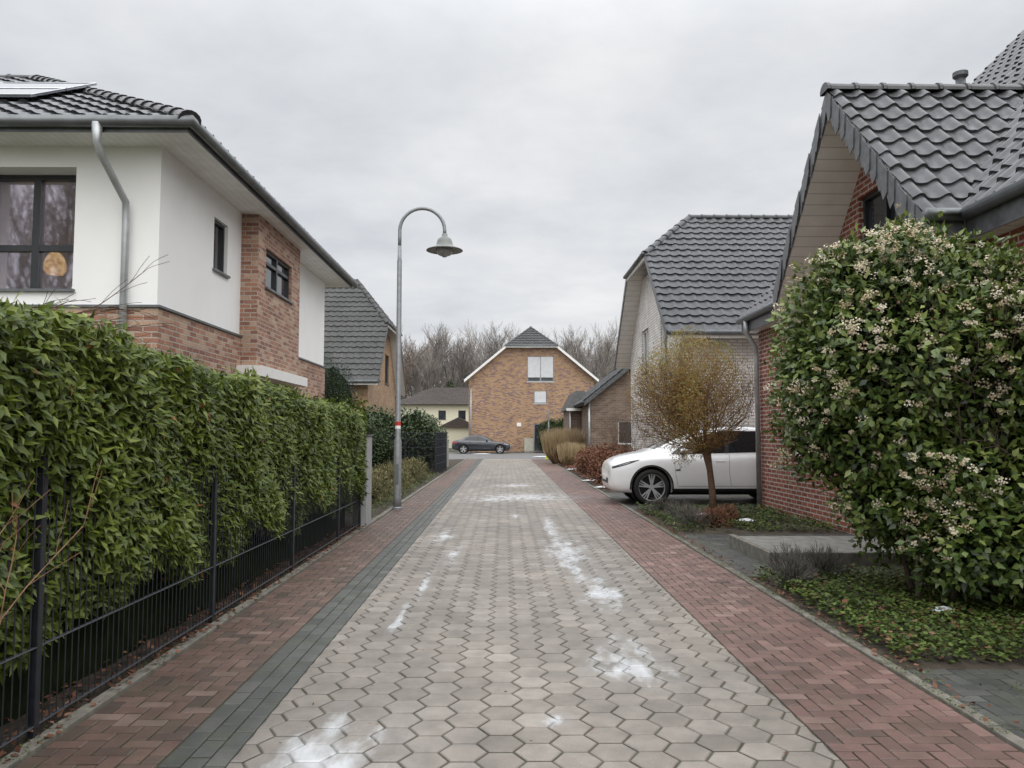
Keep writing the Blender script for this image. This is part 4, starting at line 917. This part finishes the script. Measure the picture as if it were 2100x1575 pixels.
# ---------------------------------------------------------------- cars
def make_car(label,T,st,wheels,wr,paint,loc,spec):
    """st rows: x, half width, z bottom, z waist, z belt, half width belt, z roof edge, half width roof, z top"""
    E=top('parked_car',label,'car',loc)
    rows=[]
    for (x,w_,zb,zw,zs,ws,zr,wrf,zt) in st:
        h=[(0,zb),(w_*.78,zb),(w_*.94,zb+.035),(w_*.985,zb+.13),(w_,zb+(zw-zb)*.5),(w_,zw),((w_+ws)/2+.012,zs-(zs-zw)*.30),(ws,zs),(ws+(wrf-ws)*.06,zs+(zr-zs)*.12),(ws+(wrf-ws)*.42,zs+(zr-zs)*.5),(ws+(wrf-ws)*.8,zs+(zr-zs)*.85),(wrf,zr),(wrf*.72,zr+(zt-zr)*.75),(wrf*.35,zt),(0,zt+.004)]
        rows.append([(x,-y,z) for y,z in h]+[(x,y,z) for y,z in h[-2:0:-1]])
    k=len(rows[0]); vs=[p for r in rows for p in r]; fs=[]
    for i in range(len(rows)-1):
        for j in range(k): fs.append((i*k+j,(i+1)*k+j,(i+1)*k+(j+1)%k,i*k+(j+1)%k))
    fs+=[tuple(range(k)),tuple(range((len(rows)-1)*k,len(rows)*k))[::-1]]
    body=mk('body',vs,fs,paint,E); fixn(body)
    m=body.modifiers.new('s','SUBSURF'); m.levels=2; m.render_levels=2; bake(body)
    for wx in wheels:
        cv=lathe([(0,-1.3),(wr+.05,-1.3),(wr+.05,1.3),(0,1.3)],40,(wx,0,wr+.01),'y'); cut(body,None,cyl=cv)
    me=body.data; me.polygons.foreach_set('use_smooth',[True]*len(me.polygons))
    bm=bmesh.new(); bm.from_mesh(me); bvh=BVHTree.FromBMesh(bm)
    for e in bm.edges:
        if len(e.link_faces)==2 and e.calc_face_angle(0)>.6: e.smooth=False
    bm.to_mesh(me); bm.free()
    def pr(x,z,s=-1,off=.003):
        h=bvh.ray_cast(V((x,s*3,z)),V((0,-s,0)))
        if h[0] is None: return None
        nn=h[1] if h[1].y*s>0 else -h[1]
        return h[0]+nn*off
    def pd(x,y,off=.003):
        h=bvh.ray_cast(V((x,y,4)),V((0,0,-1)))
        nn=h[1] if h[1].z>0 else -h[1]
        return h[0]+nn*off
    def pf(y,z,off=.003):
        h=bvh.ray_cast(V((-3,y,z)),V((1,0,0)))
        nn=h[1] if h[1].x<0 else -h[1]
        return h[0]+nn*off
    def line(pts,s,r=.0032):
        q=[]
        for i in range(len(pts)-1):
            for j in range(8):
                t=j/8; p=pr(pts[i][0]*(1-t)+pts[i+1][0]*t,pts[i][1]*(1-t)+pts[i+1][1]*t,s,.0003)
                if p is not None: q.append(p)
        p=pr(*pts[-1],s,.0003)
        if p is not None: q.append(p)
        return tubedata(q,r,5) if len(q)>1 else ([],[])
    def ev(c,t):
        t*=len(c)-1; i=min(int(t),len(c)-2); t-=i; return (c[i][0]*(1-t)+c[i+1][0]*t,c[i][1]*(1-t)+c[i+1][1]*t)
    def patch(lo,hi,fn,nx=24,nz=8):
        vs=[];fs=[]
        for i in range(nx+1):
            a=ev(lo,i/nx); b=ev(hi,i/nx)
            for j in range(nz+1):
                t=j/nz; p=fn(a[0]*(1-t)+b[0]*t,a[1]*(1-t)+b[1]*t); vs.append(tuple(p))
        for i in range(nx):
            for j in range(nz): q=i*(nz+1)+j; fs.append((q,q+1,q+nz+2,q+nz+1))
        return vs,fs
    def side(s,off):
        def f(x,z):
            p=pr(x,z,s,off)
            while p is None and z>.3: z-=.01; p=pr(x,z,s,off)
            return p if p is not None else V((x,s*.9,z))
        return f
    def strip(name,xs,frac,off,mat):
        vs=[];fs=[];ny=14
        for x in xs:
            wv=np.interp(x,[r[0] for r in st],[r[7] for r in st])*frac
            for j in range(ny+1): vs.append(tuple(pd(x,-wv+2*wv*j/ny,off)))
        for i in range(len(xs)-1):
            for j in range(ny): q=i*(ny+1)+j; fs.append((q,q+1,q+ny+2,q+ny+1))
        return mk(name,vs,fs,mat,E,T=T,smooth=True)
    strip('windscreen',np.linspace(*spec['ws'],16),.93,.006,M['carglass'])
    if spec.get('roofglass'): strip('roof_glass',np.linspace(*spec['roofglass'],12),.86,.006,M['carglass'])
    strip('rear_window',np.linspace(*spec['rw'],12),.90,.006,M['carglass'])
    for s in (-1,1):
        v,f=patch(spec['sg'][0],spec['sg'][1],side(s,.005),40,8); mk('side_window',v,f,M['carglass'],E,T=T,smooth=True)
        for xp in spec['pillars']:
            v,f=patch([(xp-.02,spec['pz'][0]),(xp+.06,spec['pz'][0])],[(xp+.01,spec['pz'][1]),(xp+.09,spec['pz'][1])],side(s,.009),3,8); mk('door_pillar',v,f,M['black'],E,T=T,smooth=True)
        ps=[line(q,s) for q in spec['seams']]
        v,f=merge([q for q in ps if q[0]]); mk('door_seams',v,f,M['rubber'],E,T=T)
        v,f=patch([(wheels[0]+wr+.06,st[5][2]+.02),(wheels[1]-wr-.06,st[5][2]+.02)],[(wheels[0]+wr+.06,st[5][2]+.12),(wheels[1]-wr-.06,st[5][2]+.12)],side(s,.005)); mk('sill_trim',v,f,M['black'],E,T=T,smooth=True)
        for wx in wheels:
            vs=[];fs=[];nn=26
            for i in range(nn+1):
                a=math.radians(-8+196*i/nn)
                for rr_ in (wr+.052,wr+.085): vs.append(tuple(side(s,.004)(wx+rr_*math.cos(a),wr+.01+rr_*math.sin(a))))
            for i in range(nn): fs.append((2*i,2*i+1,2*i+3,2*i+2))
            mk('wheel_arch_trim',vs,fs,M['black'],E,T=T,smooth=True)
        lo,hi=spec['hl']
        mk('headlight_trim',*patch(lo,hi,side(s,.004)),M['black'],E,T=T,smooth=True)
        mk('headlight',*patch([(a+.02,b+.024) for a,b in lo[:-1]],[(a+.02,b-.014) for a,b in hi[:-1]],side(s,.008)),M['lamp'],E,T=T,smooth=True)
        mk('tail_light',*patch(spec['tl'][0],spec['tl'][1],side(s,.005)),M['redlens'],E,T=T,smooth=True)
        for (hx,hz_) in spec['handles']:
            p=pr(hx,hz_,s)
            if p is not None: boxes('door_handle',[(p.x-.10,p.x+.10,p.y-.006,p.y+.006,p.z-.012,p.z+.012)],paint,E,T=T,bev=.004)
        mx_,mz_=spec['mirror']; p=pr(mx_,mz_-.08,s); yy=p.y+s*.10
        v,f=lathe([(0,-.115),(.035,-.11),(.065,-.07),(.075,0),(.068,.06),(.04,.10),(0,.105)],16,(mx_,yy,mz_),'y'); v=[(a,b,mz_+(c-mz_)*.75) for a,b,c in v]; mo=mk('mirror',v,f,paint,E,T=T,smooth=True)
        boxes('mirror_arm',[(mx_-.03,mx_+.03,min(p.y,yy),max(p.y,yy),mz_-.075,mz_-.05)],M['black'],E,T=T)
        p=pr(wheels[0]+wr+.18,spec['rep'],s); boxes('side_camera',[(p.x-.05,p.x+.05,p.y-.006,p.y+.006,p.z-.012,p.z+.012)],M['black'],E,T=T,bev=.003)
    v,f=patch([(-.50,st[0][2]+.02),(.50,st[0][2]+.02)],[(-.50,st[0][2]+.13),(.50,st[0][2]+.13)],lambda y,z:pf(y,z,.006)); mk('grille',v,f,M['black'],E,T=T,smooth=True)
    boxes('licence_plate',[(-.012,.02,-.26,.26,.50,.61)],M['whitepaint'],E,T=T)
    boxes('underbody',[(.5,st[-1][0]-.5,-.62,.62,.2,.45)],M['rubber'],E,T=T)
    for wx in wheels:
        for s in (-1,1):
            v,f=lathe([(wr+.045,s*.86),(wr+.043,s*.5),(0,s*.5)],28,(wx,0,wr+.01),'y'); mk('wheel_well',v,f,M['rubber'],E,T=T)
            yc=s*(st[len(st)//2][1]-.125)
            We=bpy.data.objects.new('wheel',None); We.location=T@V((wx,yc,wr)); link(We); setparent(We,E)
            tw_=.115
            v,f=lathe([(wr*.74,-tw_*.9),(wr*.79,-tw_),(wr*.93,-tw_*.98),(wr*.99,-tw_*.8),(wr,-tw_*.4),(wr,tw_*.4),(wr*.99,tw_*.8),(wr*.93,tw_*.98),(wr*.79,tw_),(wr*.74,tw_*.9)],40,(wx,yc,wr),'y'); mk('tyre',v,f,M['rubber'],We,T=T,smooth=True)
            yo=s*tw_*.82
            pr_=[lathe([(wr*.72,yo*1.05),(wr*.76,yo*1.14),(wr*.74,yo*.9),(wr*.70,-yo)],40,(wx,yc,wr),'y'),lathe([(0,yo*1.0),(wr*.13,yo*.98),(wr*.15,yo*.6)],16,(wx,yc,wr),'y')]
            for q in range(5):
                for dq in (-.22,0,.22):
                    a0=2*math.pi*q/5+.3; a1=a0+dq; hw_=.012 if dq else .008
                    def pt(r,a,w_,yy): return V((wx+r*math.cos(a)-w_*math.sin(a),yc+yy,wr+r*math.sin(a)+w_*math.cos(a)))
                    yi=yo*(.9 if dq else .82)
                    Pp=[pt(wr*.10,a0+dq*.5,-hw_-.005,yi),pt(wr*.10,a0+dq*.5,hw_+.005,yi),pt(wr*.73,a1,hw_,yo*1.02),pt(wr*.73,a1,-hw_,yo*1.02)]
                    pr_.append(prism(Pp,(0,-s*.03,0)))
            v,f=merge(pr_); r_o=mk('rim',v,f,M['alloy'],We,T=T); fixn(r_o)
            v,f=lathe([(wr*.72,yo*.1),(0,yo*.1)],24,(wx,yc,wr),'y'); mk('brake_disc',v,f,M['black'],We,T=T)
    body.data.transform(T)
    return E
st=[(0.0,.62,.42,.60,.70,.58,.74,.45,.76),
 (.04,.78,.31,.66,.81,.72,.855,.55,.875),
 (.16,.885,.25,.71,.89,.81,.945,.62,.965),
 (.42,.945,.23,.76,.96,.87,1.03,.66,1.05),
 (.75,.965,.23,.80,1.005,.89,1.09,.66,1.11),
 (.98,.968,.23,.82,1.02,.895,1.15,.66,1.17),
 (1.35,.97,.23,.84,1.03,.895,1.35,.655,1.375),
 (1.75,.97,.23,.85,1.035,.89,1.53,.64,1.555),
 (2.2,.97,.23,.86,1.04,.89,1.63,.62,1.66),
 (2.75,.97,.23,.87,1.055,.89,1.66,.61,1.69),
 (3.3,.97,.23,.88,1.08,.885,1.63,.60,1.665),
 (3.8,.965,.23,.90,1.10,.875,1.54,.59,1.575),
 (4.2,.95,.24,.91,1.12,.855,1.39,.58,1.42),
 (4.5,.905,.28,.90,1.10,.81,1.22,.56,1.235),
 (4.68,.84,.36,.86,1.0,.75,1.06,.52,1.07),(4.75,.72,.45,.78,.86,.62,.90,.45,.91)]
spec=dict(ws=(.98,2.08),roofglass=(2.18,3.5),rw=(3.62,4.45),
 sg=([(1.30,1.065),(2.2,1.085),(3.2,1.11),(3.9,1.16),(4.12,1.21)],[(1.38,1.14),(1.85,1.43),(2.45,1.565),(3.3,1.55),(4.12,1.27)]),
 pillars=(2.46,3.42),pz=(1.09,1.55),
 seams=[[(1.36,1.0),(1.36,.7),(1.42,.42)],[(2.52,1.05),(2.50,.7),(2.54,.40)],[(3.50,1.08),(3.45,.8),(3.2,.5),(3.12,.40)],[(1.42,.40),(3.12,.40)]],
 hl=([(.065,.765),(.20,.80),(.40,.86),(.62,.94)],[(.065,.80),(.20,.85),(.40,.915),(.62,.955)]),
 tl=([(4.25,.96),(4.66,.90)],[(4.25,1.01),(4.66,.96)]),handles=((2.32,.92),(3.3,.95)),mirror=(1.55,1.14),rep=.74)
make_car('white electric crossover car parked in paved driveway',Matrix.Translation((2.22,17.15,0)),st,(.87,3.76),.375,M['carwhite'],(2.22,17.15,0),spec)
st=[(0,.50,.36,.50,.58,.48,.60,.4,.62),(.05,.68,.26,.55,.66,.62,.68,.5,.70),(.2,.80,.20,.60,.74,.73,.77,.58,.79),(.6,.87,.18,.66,.84,.79,.86,.62,.875),(1.1,.90,.18,.70,.90,.81,.93,.62,.945),(1.35,.905,.18,.72,.92,.82,.98,.61,1.0),
 (1.75,.905,.18,.73,.93,.82,1.2,.60,1.22),(2.1,.905,.18,.73,.935,.82,1.35,.57,1.38),(2.45,.905,.18,.74,.94,.82,1.40,.55,1.43),(2.9,.90,.18,.74,.95,.815,1.38,.55,1.41),(3.3,.90,.18,.74,.96,.81,1.28,.55,1.30),(3.7,.89,.19,.73,.97,.80,1.08,.58,1.10),(3.95,.87,.20,.73,.97,.77,1.0,.60,1.02),(4.3,.80,.26,.70,.94,.70,.96,.56,.98),(4.45,.72,.34,.64,.88,.62,.90,.5,.91),(4.5,.6,.42,.58,.75,.5,.78,.4,.8)]
spec=dict(ws=(1.38,2.05),rw=(3.1,3.68),sg=([(1.62,.965),(2.5,.97),(3.45,1.0)],[(1.75,1.06),(2.3,1.30),(3.0,1.28),(3.45,1.06)]),pillars=(2.45,),pz=(.98,1.31),
 seams=[[(1.5,.90),(1.46,.6),(1.52,.34)],[(2.5,.94),(2.48,.6),(2.5,.34)],[(3.3,.95),(3.1,.5),(3.0,.34)],[(1.52,.34),(3.0,.34)]],
 hl=([(.10,.60),(.30,.63),(.5,.68),(.62,.73)],[(.10,.68),(.30,.74),(.5,.77),(.62,.765)]),tl=([(4.1,.78),(4.44,.76)],[(4.1,.88),(4.44,.86)]),handles=((2.3,.84),(3.1,.86)),mirror=(1.80,1.02),rep=.62)
T=Matrix.Translation((.45,59.6,0))@Matrix.Rotation(math.pi,4,'Z')
make_car('dark blue-grey saloon car parked across the end of the lane',T,st,(.8,3.58),.325,M['cardark'],(.45,59.6,0),spec)
print('done')
